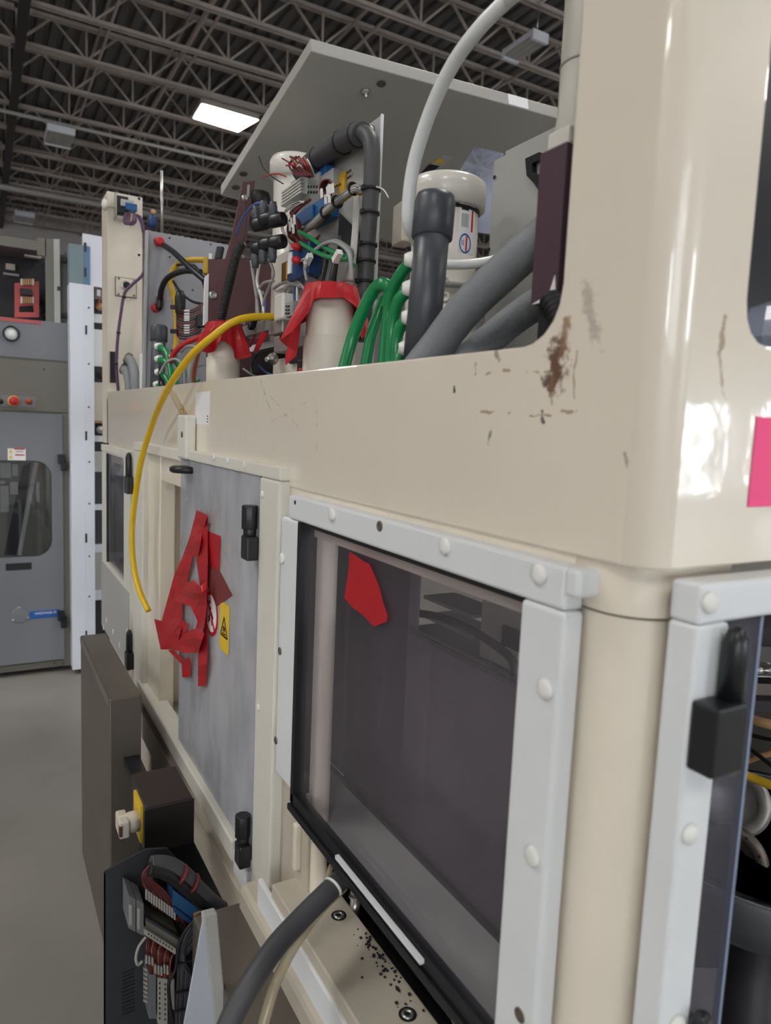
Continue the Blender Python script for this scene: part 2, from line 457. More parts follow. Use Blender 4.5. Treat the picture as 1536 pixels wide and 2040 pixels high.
M_CLEAR = sheet('scuffed_clear_acrylic', (0.86, 0.88, 0.90), 0.52, rgb(205, 206, 212), 0.08, 0.8, 0.2)
M_CLEARG = sheet('grey_clear_acrylic', (0.66, 0.66, 0.72), 0.25, rgb(120, 120, 128), 0.05, 0.7, 0.1)
M_FILM = sheet('blue_tinted_film', (0.86, 0.89, 0.97), 0.30, rgb(205, 210, 226), 0.1, 1.0, 0.15)
M_EDGE = pm('acrylic_edge_blue', rgb(130, 144, 168), 0.3)
M_TUBECLR = sheet('translucent_tubing', (0.85, 0.82, 0.74), 0.45, rgb(220, 206, 176), 0.1, 1.0)
M_TUBEW = pm('milky_tubing', rgb(226, 228, 226), 0.3, sss=0.1)

# ------------------------------------------------------------------ room
M_FLOOR = pm('concrete_floor', rgb(140, 136, 130), 0.45, nscale=1.6, namp=0.14, bump=0.08, bscale=30)
M_WALL = pm('painted_block_wall', rgb(196, 190, 190), 0.7, nscale=1.5, namp=0.06)
M_DECK = pm('galvanised_roof_deck', rgb(104, 104, 106), 0.5, metal=0.2, nscale=2, namp=0.2)
M_JOIST = pm('dusty_joist_paint', rgb(176, 166, 158), 0.6, nscale=5, namp=0.15)
M_GIRDER = pm('dark_girder_paint', rgb(50, 46, 46), 0.6)
X0, X1, Y0, Y1, ZT = -11.0, 19.0, -9.0, 22.0, 6.97
struct(MB().box((X0-.3, Y0-.3, -0.2), (X1+.3, Y1+.3, 0)).build('floor', M_FLOOR))
struct(MB().box((X0-.3, Y0-.3, 0), (X0, Y1+.3, 7.1)).build('wall_left', M_WALL))
struct(MB().box((X1, Y0-.3, 0), (X1+.3, Y1+.3, 7.1)).build('wall_right', M_WALL))
struct(MB().box((X0, Y1, 0), (X1, Y1+.3, 7.1)).build('wall_far', M_WALL))
wins = [(-9.8, -7.4, 0.45, 2.45), (-6.4, -1.6, 0.1, 4.0), (4.2, 6.8, 0.45, 2.45), (11.3, 13.6, 0.45, 2.45), (15.0, 17.4, 0.45, 2.45)]
wb = MB(); edges = [X0-.3]
for a, b, z0, z1 in wins:
    wb.box((edges[-1], Y0-.3, 0), (a, Y0, 7.1)); wb.box((a, Y0-.3, 0), (b, Y0, z0)); wb.box((a, Y0-.3, z1), (b, Y0, 7.1)); edges.append(b)
wb.box((edges[-1], Y0-.3, 0), (X1+.3, Y0, 7.1))
struct(wb.build('wall_back', M_WALL))
# what the windows give off: bright overcast daylight with the dark of trees across it
def glazing(name, L_):
    mt = emit(name, (0.90, 0.95, 1.0), L_)
    nt = mt.node_tree; e = [n for n in nt.nodes if n.type == 'EMISSION'][0]
    tc = nt.nodes.new('ShaderNodeTexCoord'); nz = nt.nodes.new('ShaderNodeTexNoise'); nz.inputs['Scale'].default_value = 2.6; nz.inputs['Detail'].default_value = 6
    mp = nt.nodes.new('ShaderNodeMapping'); mp.inputs['Scale'].default_value = (1.6, 1, 0.6)
    rr = nt.nodes.new('ShaderNodeMapRange'); rr.inputs[1].default_value = 0.44; rr.inputs[2].default_value = 0.58; rr.inputs[3].default_value = L_*0.06; rr.inputs[4].default_value = L_*1.2
    nt.links.new(tc.outputs['Object'], mp.inputs[0]); nt.links.new(mp.outputs[0], nz.inputs['Vector']); nt.links.new(nz.outputs[0], rr.inputs[0]); nt.links.new(rr.outputs[0], e.inputs[1])
    return mt
G_WIN = glazing('daylit_glazing', WINDOW_L); G_DOCK = glazing('shaded_dock_opening', DOCK_L)
for i, (a, b, wz0, wz1) in enumerate(wins):
    fr = MB()
    for (p, q) in (((a, wz0), (b, wz0+.06)), ((a, wz1-.06), (b, wz1)), ((a, wz0), (a+.06, wz1)), ((b-.06, wz0), (b, wz1)), (((a+b)/2-.03, wz0), ((a+b)/2+.03, wz1))):
        fr.box((p[0], Y0-.2, p[1]), (q[0], Y0-.1, q[1]))
    fo = struct(fr.build('window_%d' % (i+1), M_BGWHITE))
    MB().box((a, Y0-.22, wz0), (b, Y0-.21, wz1)).build('pane', G_DOCK if b-a > 4 else G_WIN, fo)
# roof deck: folded ribs along y
dk = MB(); pitch = 0.19; xs = []
x = X0-.3
prof = []
while x < X1+.3:
    prof += [(x, ZT), (x+.105, ZT), (x+.125, ZT+.05), (x+.17, ZT+.05)]; x += pitch
vs = [V((a, Y0-.3, b)) for a, b in prof]+[V((a, Y1+.3, b)) for a, b in prof]; n = len(prof)
dk.add(vs, [[i+1, i, n+i, n+i+1] for i in range(n-1)])
dk.box((X0-.3, Y0-.3, ZT+.06), (X1+.3, Y1+.3, ZT+.12))
ceil = struct(dk.build('ceiling', M_DECK))
ORG['ceiling'] = V((0,0,0))
ys = [10.23+1.115*k for k in range(-10, 11)]
zb, zt = 6.5, 6.92
webm = None
node0, per = 0.841, 0.863
for k, yj in enumerate(ys):
    j = MB()
    for dy in (-.03, .03):
        j.box((X0, yj+dy-.014, zb-.022), (X1, yj+dy+.014, zb+.022)); j.box((X0, yj+dy-.014, zt-.025), (X1, yj+dy+.014, zt+.025))
    jo = j.build('roof_joist', M_JOIST, ceil)
    rest = MB(); vis = 3.5 < yj < 17.5
    for q in range(-14, 21):
        xn = node0+per*q+(0.05*(k % 2))
        if not (X0+.5 < xn < X1-.5): continue
        seg = [((xn, yj, zb), (xn-per/2, yj, zt)), ((xn, yj, zb), (xn+per/2, yj, zt)), ((xn, yj, zb), (xn, yj, zt))]
        for (p, r) in seg:
            if vis and 0 <= q <= 5:
                MB().bar(p, r, 0.028, 0.028, (0, 1, 0)).build('web_member', M_JOIST, jo)
            else: rest.bar(p, r, 0.028, 0.028, (0, 1, 0))
    ro = rest.build('web_members', M_JOIST, jo); ro['kind'] = 'stuff'
for xb in (1.05, 2.02, 2.16, 3.9, 6.1, 8.2, -2.4, -5.0):
    MB().box((xb-.015, Y0, zb+.02), (xb+.015, Y1, zb+.05)).build('bridging_bar', M_JOIST, ceil)
    MB().box((xb-.015, Y0, zt-.06), (xb+.015, Y1, zt-.03)).build('bridging_bar', M_JOIST, ceil)
g = MB()
g.box((0.0, Y0, zb-.1), (.12, Y1, zb+.0)); g.box((0.0, Y0, zt-.02), (.12, Y1, zt+.03))
for q in range(0, 28):
    yy = Y0+q*1.115; g.bar((.06, yy, zb-.05), (.06, yy+.56, zt), .05, .05); g.bar((.06, yy+.56, zt), (.06, yy+1.115, zb-.05), .05, .05)
g.build('roof_girder', M_GIRDER, ceil)
MB().cyl((X0, 13.55, 6.36), (X1, 13.55, 6.36), .03, n=10).build('sprinkler_pipe', M_GREYP, ceil)
MB().cyl((X0, 17.3, 6.2), (X1, 17.3, 6.2), .06, n=10).build('sprinkler_pipe', M_GREYP, ceil)
# skylights added out of view to give the hall general light
M_SKY = emit('added_skylight_glow', (1.0, 0.98, 0.95), SKY_L)
def added_skylight(q):
    f_ = MB()
    c = (q[0]+q[1]+q[2]+q[3])/4
    for i in range(4):
        a = c+(q[i]-c)*1.03; b = c+(q[(i+1) % 4]-c)*1.03; f_.bar(a, b, .05, .14)
    fo = f_.build('added_skylight_curb', M_JOIST, ceil)
    MB().prism(q, (0, 0, .02)).build('added_skylight_pane', M_SKY, fo)
lq = [on(386, 236, 2, 6.42), on(474, 263, 2, 6.42), on(514, 240, 2, 6.42), on(403, 208, 2, 6.42)]
LP = thing('lit_high_bay_light', 'bright lit white panel light hanging under the joists left of the tilted lid', 'ceiling light', (lq[0]+lq[2])/2)
MB().prism(lq, (0, 0, .03)).build('glowing_panel', emit('panel_light_glow', (1.0, 0.98, 0.94), 30), LP)
f_ = MB()
for i in range(4): f_.bar(lq[i]+V((0, 0, .05)), lq[(i+1) % 4]+V((0, 0, .05)), .05, .08)
f_.prism([p+V((0, 0, .06)) for p in lq], (0, 0, .03)); f_.build('housing', M_JOIST, LP)
for (ax, ay) in ((-7.5, 1.0), (-9.3, 4.6), (-4.0, -4.0), (-3.4, 3.4), (2.5, -5.0), (2.6, 2.0), (9.0, -3.5), (11.5, 3.0), (-3.5, 14.0), (14, 12)):
    added_skylight([V((ax-.6, ay-.9, 6.94)), V((ax+.6, ay-.9, 6.94)), V((ax+.6, ay+.9, 6.94)), V((ax-.6, ay+.9, 6.94))])
# high-bay fixtures, switched off
def fixture(c, L, W, label):
    c = V(c); t = thing('high_bay_light', label, 'ceiling light', c, 'unlit high bay lights under the joists')
    MB().box(c+V((-W/2, -L/2, .03)), c+V((W/2, L/2, .09))).build('housing', M_BGWHITE, t, bevel=.01)
    for s in (-1, 1): MB().box(c+V((-W/2, s*L/2-.02, -.02)), c+V((W/2, s*L/2+.02, .09))).build('end_plate', M_BGWHITE, t)
    for k in range(3):
        xx = c.x-W/2+W*(k+.5)/3
        lo = MB(); lo.prism([V((xx-W/6.4, c.y-L/2+.03, .0+c.z)), V((xx+W/6.4, c.y-L/2+.03, c.z)), V((xx+W/9, c.y-L/2+.03, c.z+.03)), V((xx-W/9, c.y-L/2+.03, c.z+.03))], (0, L-.06, 0))
        lo.build('lamp_trough', M_GREYP, t)
    for s in (-1, 1): MB().cyl(c+V((0, s*L*.4, .09)), V((c.x, c.y+s*L*.4, 6.48)), .006, n=6).build('hanger_wire', M_METAL, t)
    return t
fixture(on(1045, 100, 2, 6.05), .52, .23, 'louvred white high bay light hanging at upper right beside the white duct')
fixture(on(118, 277, 2, 6.2), .7, .42, 'square white high bay light hanging above the grey cabinet at left')
fixture(on(48, 437, 2, 6.2), .7, .42, 'small distant white light low over the far wall at left edge')

# ------------------------------------------------------------------ machine frame
FR = thing('machine_frame', 'long cream painted steel machine frame with rounded corner and rust stained open top', 'machine frame', (0.4, 1.9, 0))
RC = 0.03
ZB = 1.437
def sill(y): return 1.644+0.0085*(y-0.6)
def dev(u, z):
    if u <= 0: return V((0, 0.44-u, z))
    q = RC*PI/2
    if u < q:
        t = u/RC; return V((RC-RC*math.cos(t), 0.44-RC*math.sin(t), z))
    return V((RC+u-q, 0.41, z))
def side_u(y): return 0.44-y
YE = 3.42
q = RC*PI/2
ur = q+0.072           # left edge of the opening in the right face
out = [(side_u(YE), ZB)]
out += [(q+0.75, ZB), (q+0.75, 1.645)]
out += [(ur+.035, 1.643)]+[(ur+.035-.035*math.sin(t), 1.643+.035-.035*math.cos(t)) for t in (PI*.12, PI*.25, PI*.38)]+[(ur, 1.678)]
out += [(ur-.006, 2.35), (side_u(.541), 2.35)]
rf = .055
ye = .541
out += [(side_u(ye), 1.644+rf)]+[(side_u(ye+rf-rf*math.cos(t)), 1.644+rf-rf*math.sin(t)) for t in (PI*.1, PI*.2, PI*.3, PI*.4)]+[(side_u(ye+rf), 1.644)]
out += [(side_u(YE), sill(YE))]
bm = bmesh.new()
vs = [bm.verts.new((a, 0, b)) for a, b in out]
bm.faces.new(vs)
cuts = [q*k/14 for k in range(0, 15)]+[side_u(y) for y in (1.0, 1.6, 2.2, 2.8)]
for cu in cuts:
    bmesh.ops.bisect_plane(bm, geom=bm.verts[:]+bm.edges[:]+bm.faces[:], plane_co=(cu, 0, 0), plane_no=(1, 0, 0))
bmesh.ops.triangulate(bm, faces=[f for f in bm.faces if len(f.verts) > 4])
bm.verts.index_update()
mb = MB(); mb.add([dev(v.co.x, v.co.z) for v in bm.verts], [[v.index for v in f.verts] for f in bm.faces], True)
mb.sm = [0 < f.calc_center_median().x < q for f in bm.faces]
bm.free()
sh = mb.build('upper_shell', M_SHELL, FR)
bm = bmesh.new(); bm.from_mesh(sh.data); bmesh.ops.recalc_face_normals(bm, faces=bm.faces)
fx = [f for f in bm.faces if abs(f.normal.x) > .9]
if fx and fx[0].normal.x > 0: bmesh.ops.reverse_faces(bm, faces=bm.faces)
bm.to_mesh(sh.data); bm.free()
so = sh.modifiers.new('sheet', 'SOLIDIFY'); so.thickness = 0.012; so.offset = -1
bv = sh.modifiers.new('edge', 'BEVEL'); bv.width = .003; bv.segments = 2; bv.limit_method = 'ANGLE'; bv.angle_limit = 1.0
# underside lip of the beam, upper deck, back beam and back post
MB().box((.012, .44, ZB), (.10, YE, ZB+.006)).build('lower_lip', M_CREAM, FR)
MB().box((.03, .44, 1.47), (1.25, YE, 1.48)).build('deck_plate', M_DARK, FR)
MB().box((1.25, .44, ZB), (1.28, YE, 1.66)).build('back_beam', M_CREAM, FR)
# end post with open side towards the near end
p0 = on(212, 380, 1, YE).z
ep = MB()
ep.box((-.0, YE, ZB), (.022, YE+.16, p0)); ep.box((.022, YE, sill(YE)-.02), (.148, YE+.018, p0))
ep.build('end_post', M_CREAM, FR)
MB().box((.0, YE, ZB), (1.25, YE+.02, sill(YE)-.03)).build('end_beam', M_CREAM, FR)
# lower corner post: rounded column with a joint ring
def column(x0, y0, x1, y1, r, z0, z1):
    pl = [(x1, y0)]+[(x0+r-r*math.sin(t), y0+r-r*math.cos(t)) for t in [PI/2*k/8 for k in range(9)]]+[(x0, y1), (x1, y1)]
    mb = MB(); P = [V((a, b, z0)) for a, b in pl]; n = len(P); h = V((0, 0, z1-z0))
    mb.add(P+[p+h for p in P], [[i, (i+1) % n, n+(i+1) % n, n+i][::-1] for i in range(n)], True)
    mb.add(P+[p+h for p in P], [list(range(n)), list(range(2*n-1, n-1, -1))])
    return mb
column(.006, .419, .13, .53, .05, 1.389, ZB).build('corner_ring', M_CREAM, FR)
column(.009, .422, .13, .53, .05, .0, 1.386).build('corner_post', M_CREAM, FR)
MB().box((.004, .50, 1.36), (.02, 3.42, ZB)).build('head_rail', M_CREAM, FR)
# posts between the window, door and far panel
column(.010, 1.088, .034, 1.29, .016, 0.62, ZB).build('middle_post', M_CREAM, FR)
column(.012, 2.55, .08, 2.80, .02, 0.0, ZB).build('middle_post', M_CREAM, FR)
MB().box((.012, 3.36, 0), (.08, 3.46, ZB)).build('far_post', M_CREAM, FR)
# lower beam under the door with its lip
lb = MB(); lb.box((-.012, 1.15, .40), (.05, 2.60, .505)); lb.box((-.02, 1.2, .505), (.03, 2.60, .516))
lb.build('lower_beam', M_CREAM2, FR, bevel=.003)
MB().box((.022, 1.25, 0), (.05, 3.40, .40)).build('dark_void_panel', M_BLACK, FR)  # black sheet added so the void under the beam stays dark
MB().box((.0, 1.23, .516), (.03, 2.6, .57)).build('beam_slot', M_CREAM2, FR)
# recess behind the door
rc = MB(); rc.box((.16, 1.30, .5), (.172, 2.62, 1.43)); rc.box((.05, 2.50, .5), (.16, 2.512, 1.43)); rc.box((.03, 1.3, 1.405), (.16, 2.56, 1.417))
rc.box((.0, 2.34, .55), (.05, 2.56, 1.437)); rc.box((.05, 2.42, .55), (.09, 2.52, 1.42))
rc.build('recess_panel', M_CREAM, FR, bevel=.004)
MB().box((.03, 1.30, .56), (.16, 2.5, .575)).build('recess_tray', M_GREYP, FR)
# cover plate with slotted tab under the window
cp = MB(); cp.box((.004, 1.11, .56), (.0098, 1.262, .885)); cp.build('cover_plate', M_CREAM2, FR, bevel=.002)
a = on(594, 1640, 0, -.0); b = on(594, 1735, 0, -.0)
MB().box((-.008, a.y-.008, b.z), (.006, a.y+.008, a.z)).build('slot_tab', M_CREAM, FR, bevel=.004)
# the bolted base plate under the window
bp = MB(); bp.box((-.045, .46, .672), (.06, 1.16, .70)); bp.build('base_plate', M_CREAM2, FR, bevel=.003)
MB().box((-.05, .46, .62), (-.04, 1.22, .675)).build('base_lip', M_WHITE, FR, bevel=.002)
MB().box((-.062, .46, .56), (.1, 1.30, .622)).build('base_beam', M_CREAM2, FR, bevel=.012)
MB().box((.06, .5, .60), (.5, 1.25, .62)).build('sump_tray', M_DARK, FR)
def bolt(p, r, parent, name='socket_bolt', washer=True):
    p = V(p); b_ = MB()
    if washer: b_.lathe([(r*1.35, 0), (r*1.35, .002)], p, (0, 0, 1), 20)
    b_.lathe([(r, .002), (r, .010), (r*.9, .012), (r*.5, .012), (r*.5, .005), (.0001, .005)], p, (0, 0, 1), 20)
    return b_.build(name, M_METAL, parent)
for (px, py) in ((675, 1824), (812, 2021)):
    bolt(on(px, py, 2, .70)-V((0, 0, .0095)), .0095, FR)
    MB().lathe([(.0135, 0), (.0135, .0006)], on(px, py, 2, .7001), (0, 0, 1), 24).build('counterbore', M_BLACK, FR)
for (px, py, z) in ((708, 1785, .72), (915, 2032, .72)):
    p = on(px, py, 2, z); MB().cyl(p-V((0, 0, .05)), p, .009, n=16).build('standing_stud', M_METAL, FR); bolt(p, .009, FR)
for k in range(26):   # dark grit lying on the plate
    pass
gr = MB()
for k in range(150):
    t = random.random(); px = 730+100*t+random.gauss(0, 16); py = 1850+140*t+random.gauss(0, 20)
    p = on(px, py, 2, .7003); s_ = random.uniform(.0006, .0022)
    if -.04 < p.x < .055: gr.box(p-V((s_, s_, 0)), p+V((s_, s_, s_)))
go = gr.build('metal_grit', M_DARK, FR); go['kind'] = 'stuff'
# rounded inner post and ledge seen through the window
lg = MB(); lg.box((.02, .56, .826), (.125, 1.33, .842)); lg.build('inner_ledge', M_GREYP, FR, bevel=.003)
MB().box((.118, .56, .842), (.126, 1.33, .85)).build('ledge_seal', M_BLACK, FR)
MB().box((.125, .56, .62), (.13, 1.33, .826)).build('sump_wall', M_DARK, FR)
# transfer chamber behind: dark box with an inner smoked partition
ch = MB(); ch.box((.13, 1.59, .62), (.5, 1.6, 1.43)); ch.box((.13, .75, 1.42), (.51, 1.6, 1.43)); ch.box((.13, .75, .62), (.51, 1.6, .63))
ch.build('chamber_liner', M_DARK, FR)
yo1 = on(836, 1180, 0, .13).y; yo0 = .60; zo = on(980, 1335, 0, .13).z
poly_fill([(.56, .85), (1.325, .85), (1.325, 1.42), (.56, 1.42)], [[(yo0, zo), (yo1, zo), (yo1, 1.40), (yo0, 1.40)]], lambda a, b: V((.128, a, b)), (.004, 0, 0)).build('inner_partition', M_SMOKE2, FR)
# things inside the chamber: a pale module and a drooping hose
bx = MB(); c0 = on(990, 1190, 0, .44); c1 = on(1040, 1330, 0, .44)
t = thing('wafer_module', 'pale grey instrument box with dark port glimpsed through the smoked window', 'instrument', ((c0.x+.46)/2, (c0.y+c1.y)/2, 1.0))
y0_, y1_ = sorted((c0.y, c1.y))
MB().box((.40, y0_-.14, c1.z), (.49, y1_, c0.z)).build('case', M_CAN, t, bevel=.004)
MB().box((.392, y0_-.07, c1.z+.05), (.40, y1_-.08, c1.z+.09)).build('port', M_DARK, t)
MB().box((.385, y0_-.14, c1.z-.02), (.49, y1_+.25, c1.z)).build('shelf', M_GREYP, t)
for k, zz in enumerate((.03, .075)): MB().box((.40, y1_+.03, c0.z-.02-zz), (.49, y1_+.22, c0.z-.012-zz)).build('side_rail', M_GREYP, t)
hz = MB(); hz.tube([on(835, 1222, 0, .3), on(880, 1230, 0, .3), on(940, 1255, 0, .3), on(1000, 1295, 0, .3), on(1022, 1320, 0, .3), on(1025, 1345, 0, .3)], .008)
tag(hz.build('chamber_hose', M_HOSED), 'dark hose arching inside the chamber behind the smoked window', 'hose')

# ------------------------------------------------------------------ viewing window in the long side
WN = thing('viewing_window', 'smoked viewing window in white plastic rails on the near long side', 'window panel', (-.01, .85, .86))
xf, xb = -.02, .006
tr = MB(); tr.box((xf, .487, 1.385), (xb, 1.188, 1.428)); tr.build('top_rail', M_WHITE, WN, bevel=.004)
MB().box((xf+.0, .470, 1.401), (.012, .4885, 1.428)).build('rail_tab', M_WHITE, WN, bevel=.004)
MB().box((xf, .4835, .55), (xb, .549, 1.3845)).build('side_rail', M_WHITE, WN, bevel=.006, seg=3)
MB().box((xf, 1.137, .888), (xb, 1.222, 1.3845)).build('side_rail', M_WHITE, WN, bevel=.006, seg=3)
MB().box((xf-.002, 1.124, .87), (xb+.01, 1.137, 1.385)).build('gasket', M_BLACK, WN)
MB().box((xf+.004, .549, 1.379), (xb+.01, 1.13, 1.3865)).build('gasket', M_BLACK, WN)
br = MB(); br.box((xf-.008, .50, .856), (xf+.016, 1.137, .868)); br.box((xf-.002, .50, .869), (xf+.016, 1.137, .888)); br.build('bottom_rail', M_BLACKP, WN, bevel=.002)
a, b = on(671, 1706, 0, -.031), on(841, 1917, 0, -.031)
MB().bar(a, b, .006, .006).build('light_strip', M_WHITE, WN)
MB().box((-.012, .548, .868), (-.006, 1.13, 1.384)).build('pane', M_SMOKE, WN)
for (px, py) in ((888, 1088), (1075, 1143), (1087, 1372), (1062, 1705), (663, 1025), (563, 1112)):
    MB().dome(on(px, py, 0, xf), (-1, 0, 0), .0108, .0055).build('screw_cap', M_CAP, WN)
for (px, py) in ((757, 1048), (558, 1297), (550, 1475), (1036, 2022)):
    p = on(px, py, 0, xf)
    MB().lathe([(.0075, -.0005), (.0075, .0015), (.0055, .0022), (.004, .0005), (.0001, .0005)], p, (-1, 0, 0), 18).build('screw_head', M_STEELD, WN)
MB().lathe([(.004, -.0005), (.004, .0006)], on(588, 1001, 0, xf), (-1, 0, 0), 12).build('empty_screw_hole', M_BLACK, WN)

# ------------------------------------------------------------------ door with clear sheet
DR = thing('access_door', 'scuffed clear acrylic door in white plastic frame with black hinges and warning stickers', 'door panel', (-.01, 1.9, .5))
yl, yr = 2.69, 1.234
MB().box((xf, 1.234, 1.448), (xb, 2.0, 1.474)).build('top_rail', M_WHITE2, DR, bevel=.003)
MB().box((xf, 2.0, 1.440), (xb, 2.69, 1.470)).build('top_rail', M_WHITE2, DR, bevel=.003)
MB().box((xf, 1.236, .585), (xb, 1.343, 1.4475)).build('side_rail', M_WHITE2, DR, bevel=.005)
MB().box((xf, 2.52, .52), (xb, 2.69, 1.4395)).build('side_rail', M_WHITE2, DR, bevel=.005)
MB().box((xf-.008, 1.45, .568), (.03, 2.57, .618)).build('bottom_rail', M_WHITE2, DR, bevel=.004)
MB().box((xf-.004, 1.36, .545), (.0, 1.45, .60)).build('rail_end', M_WHITE, DR, bevel=.003)
MB().box((-.016, 1.348, .63), (-.010, 1.998, 1.447)).build('pane', M_CLEAR, DR)
MB().box((-.017, 1.343, .60), (-.009, 1.3478, 1.447)).build('pane_seal', M_BLACK, DR)
def hinge(parent, py_top, px, name='hinge', s=1.0, pin_up=False):
    p = on(px, py_top, 0, xf-.012)
    h = MB()
    h.box((xf-.026, p.y-.019*s, p.z-.050*s), (xf, p.y+.019*s, p.z-.001)); h.build(name, M_BLACKP, parent, bevel=.004)
    u = MB()
    if pin_up: u.lathe([(.009*s, 0), (.009*s, .05*s), (.006*s, .062*s), (.0005, .066*s)], (xf-.013, p.y, p.z), (0, 0, 1), 16)
    else:
        u.cyl((xf-.013, p.y+.002, p.z-.002), (xf-.013, p.y+.002, p.z+.014), .013*s, n=18)
        u.lathe([(.017*s, 0), (.017*s, .048*s)], (xf-.013, p.y+.004, p.z+.012), (0, 0, 1), 8)
    u.build(name+'_pin', M_BLACKP, parent, bevel=.002)
hinge(DR, 1066, 499); hinge(DR, 1678, 485)
for (px, py) in ((455, 918), (488, 927), (427, 911), (523, 985), (515, 1408)):
    MB().dome(on(px, py, 0, xf), (-1, 0, 0), .008, .004, 14).build('screw_cap', M_CAP, DR)
kn = on(370, 936, 0, xf-.004)
MB().lathe([(.001, -.008), (.040, -.008), (.046, -.004), (.046, .006), (.040, .010), (.001, .010)], V((-.02, kn.y, kn.z)), (0, 0, 1), 28).build('round_handle', M_BLACKP, DR)
# prohibition roundel and hot surface warning on the sheet
xs_ = -.0168
cs = on(421, 1222, 0, xs_); 
MB().lathe([(.056, 0), (.056, .0005)], cs, (-1, 0, 0), 32).build('prohibition_sticker', M_LRED, DR)
MB().lathe([(.046, 0), (.046, .0005)], cs+V((-.0006, 0, 0)), (-1, 0, 0), 32).build('sticker_disc', M_LABEL, DR)
def seg_bar(c, y0, z0, y1, z1, w_, mat, name, parent, xo=-.0014):
    a = V((c.x+xo, c.y+y0, c.z+z0)); b = V((c.x+xo, c.y+y1, c.z+z1))
    return MB().bar(a, b, .0005, w_, (0, 0, 1)) if abs(y1-y0) > abs(z1-z0) else MB().bar(a, b, w_, .0005, (1, 0, 0))
c2 = cs
pg = MB()
for (y0, z0, y1, z1, w_) in ((.012, .030, .010, .022, .006), (.012, .015, .0, .004, .007), (.0, .015, .010, -.008, .006), (-.004, .004, -.02, -.010, .007), (.02, -.012, .006, -.018, .006), (-.006, -.016, -.012, -.028, .006), (.006, -.004, .018, -.026, .005)):
    a = V((c2.x-.0014, c2.y+y0, c2.z+z0)); b = V((c2.x-.0014, c2.y+y1, c2.z+z1)); pg.bar(a, b, .0006, w_, (0, 1, 0) if abs(z1-z0) > abs(y1-y0) else (0, 0, 1))
pg.build('pictogram', M_INK, DR)
pd = MB(); a = V((c2.x-.002, c2.y+.033, c2.z+.034)); b = V((c2.x-.002, c2.y-.033, c2.z-.034)); pd.bar(a, b, .0006, .009, (0, .7, -.7)); pd.build('prohibition_bar', M_LRED, DR)
cw = on(447, 1250, 0, xs_); hwid, hh = .034, .060
MB().prism([(cw.x, cw.y+y_, cw.z+z_) for y_, z_ in rrect(-.036, -.058, .036, .058, .007)], (-.0006, 0, 0)).build('hot_surface_sticker', M_LYEL, DR)
def triframe(c, r, wd, mat, name, parent, dz=0):
    P = [V((0, math.sin(a_), math.cos(a_))) for a_ in (0, 2*PI/3, 4*PI/3)]
    t_ = MB()
    for i in range(3):
        a = c+P[i]*r; b = c+P[(i+1) % 3]*r; t_.bar(a+V((-.001, 0, dz)), b+V((-.001, 0, dz)), .0006, wd, P[i]+P[(i+1) % 3])
    return t_.build(name, mat, parent)
triframe(cw, .030, .0045, M_INK, 'warning_triangle', DR, -.006)
hb = MB()
for k in (-1, 0, 1): hb.tube([cw+V((-.0012, k*.006+.002, -.010)), cw+V((-.0012, k*.006-.002, -.004)), cw+V((-.0012, k*.006+.002, .002))], .0008, n=6)
hb.box(cw+V((-.0014, -.013, -.0165)), cw+V((-.0008, .013, -.0135))); hb.build('heat_symbol', M_INK, DR)

# switch block and bits on the beam
sb = thing('interlock_switch', 'white interlock switch block standing above the clear door on the beam', 'switch', on(374, 870, 0, -.012))
c = on(374, 870, 0, -.012)
MB().box((-.03, c.y-.045, c.z-.06), (-.001, c.y+.045, c.z+.058)).build('body', M_WHITE2, sb, bevel=.006)
MB().lathe([(.008, 0), (.008, .002), (.0001, .003)], V((-.03, c.y-.012, c.z+.006)), (-1, 0, 0), 14).build('screw_head', M_STEELD, sb)
f0 = on(363, 832, 0, -.012)
MB().lathe([(.007, 0), (.007, .018), (.0045, .02), (.0045, .034), (.0035, .036)], f0-V((0, 0, .012)), (0, 0, 1), 12).build('fitting', M_BRASS, sb)
tb = MB(); tb.tube([on(338, 768, 0, .02), on(345, 785, 0, -.004), on(362, 818, 0, -.008), on(376, 842, 0, -.010)], .0085, n=10)
tag(tb.build('translucent_tube', M_TUBECLR), 'short yellowed translucent tube slanting over the beam to the white switch block', 'tube')
lb_ = on(403, 812, 0, -.0006)
a = on(389, 782, 0, -.0008); b = on(417, 846, 0, -.0008)
lo = MB().box((-.0008, a.y, a.z), (-.0002, b.y, b.z)).build('paper_label', M_LABEL, FR)
sm = MB(); zc = (a.z+b.z)/2
for k in range(3): sm.box((-.0012, b.y+.012, zc-.022-.007*k), (-.0007, b.y+.022, zc-.019-.007*k))
sm.build('label_print', M_INK, FR)

# ------------------------------------------------------------------ far window panel
FP = thing('far_window_panel', 'white framed panel with narrow dark window at the far end of the machine', 'window panel', (-.01, 3.1, .58))
ff = poly_fill([(2.75, .60), (3.458, .60), (3.458, 1.431), (2.75, 1.431)], [[(2.885, .905), (3.355, .905), (3.355, 1.398), (2.885, 1.398)]], lambda a, b: V((xf, a, b)), (.022, 0, 0))
ff.build('frame', M_WHITE2, FP)
MB().box((xf-.003, 2.75, 1.405), (xf, 3.46, 1.433)).build('top_rail', M_WHITE2, FP, bevel=.002)
MB().box((xf+.004, 3.352, .905), (.02, 3.364, 1.398)).build('gasket', M_BLACK, FP)
MB().box((-.01, 2.885, .905), (-.004, 3.352, 1.398)).build('pane', M_SMOKE, FP)
MB().box((.02, 2.87, .89), (.03, 3.37, 1.41)).build('dark_backing', M_DARK, FP)
MB().box((xf-.004, 2.76, .585), (xf, 3.46, .895)).build('lower_sheet', M_GREYP, FP, bevel=.002)
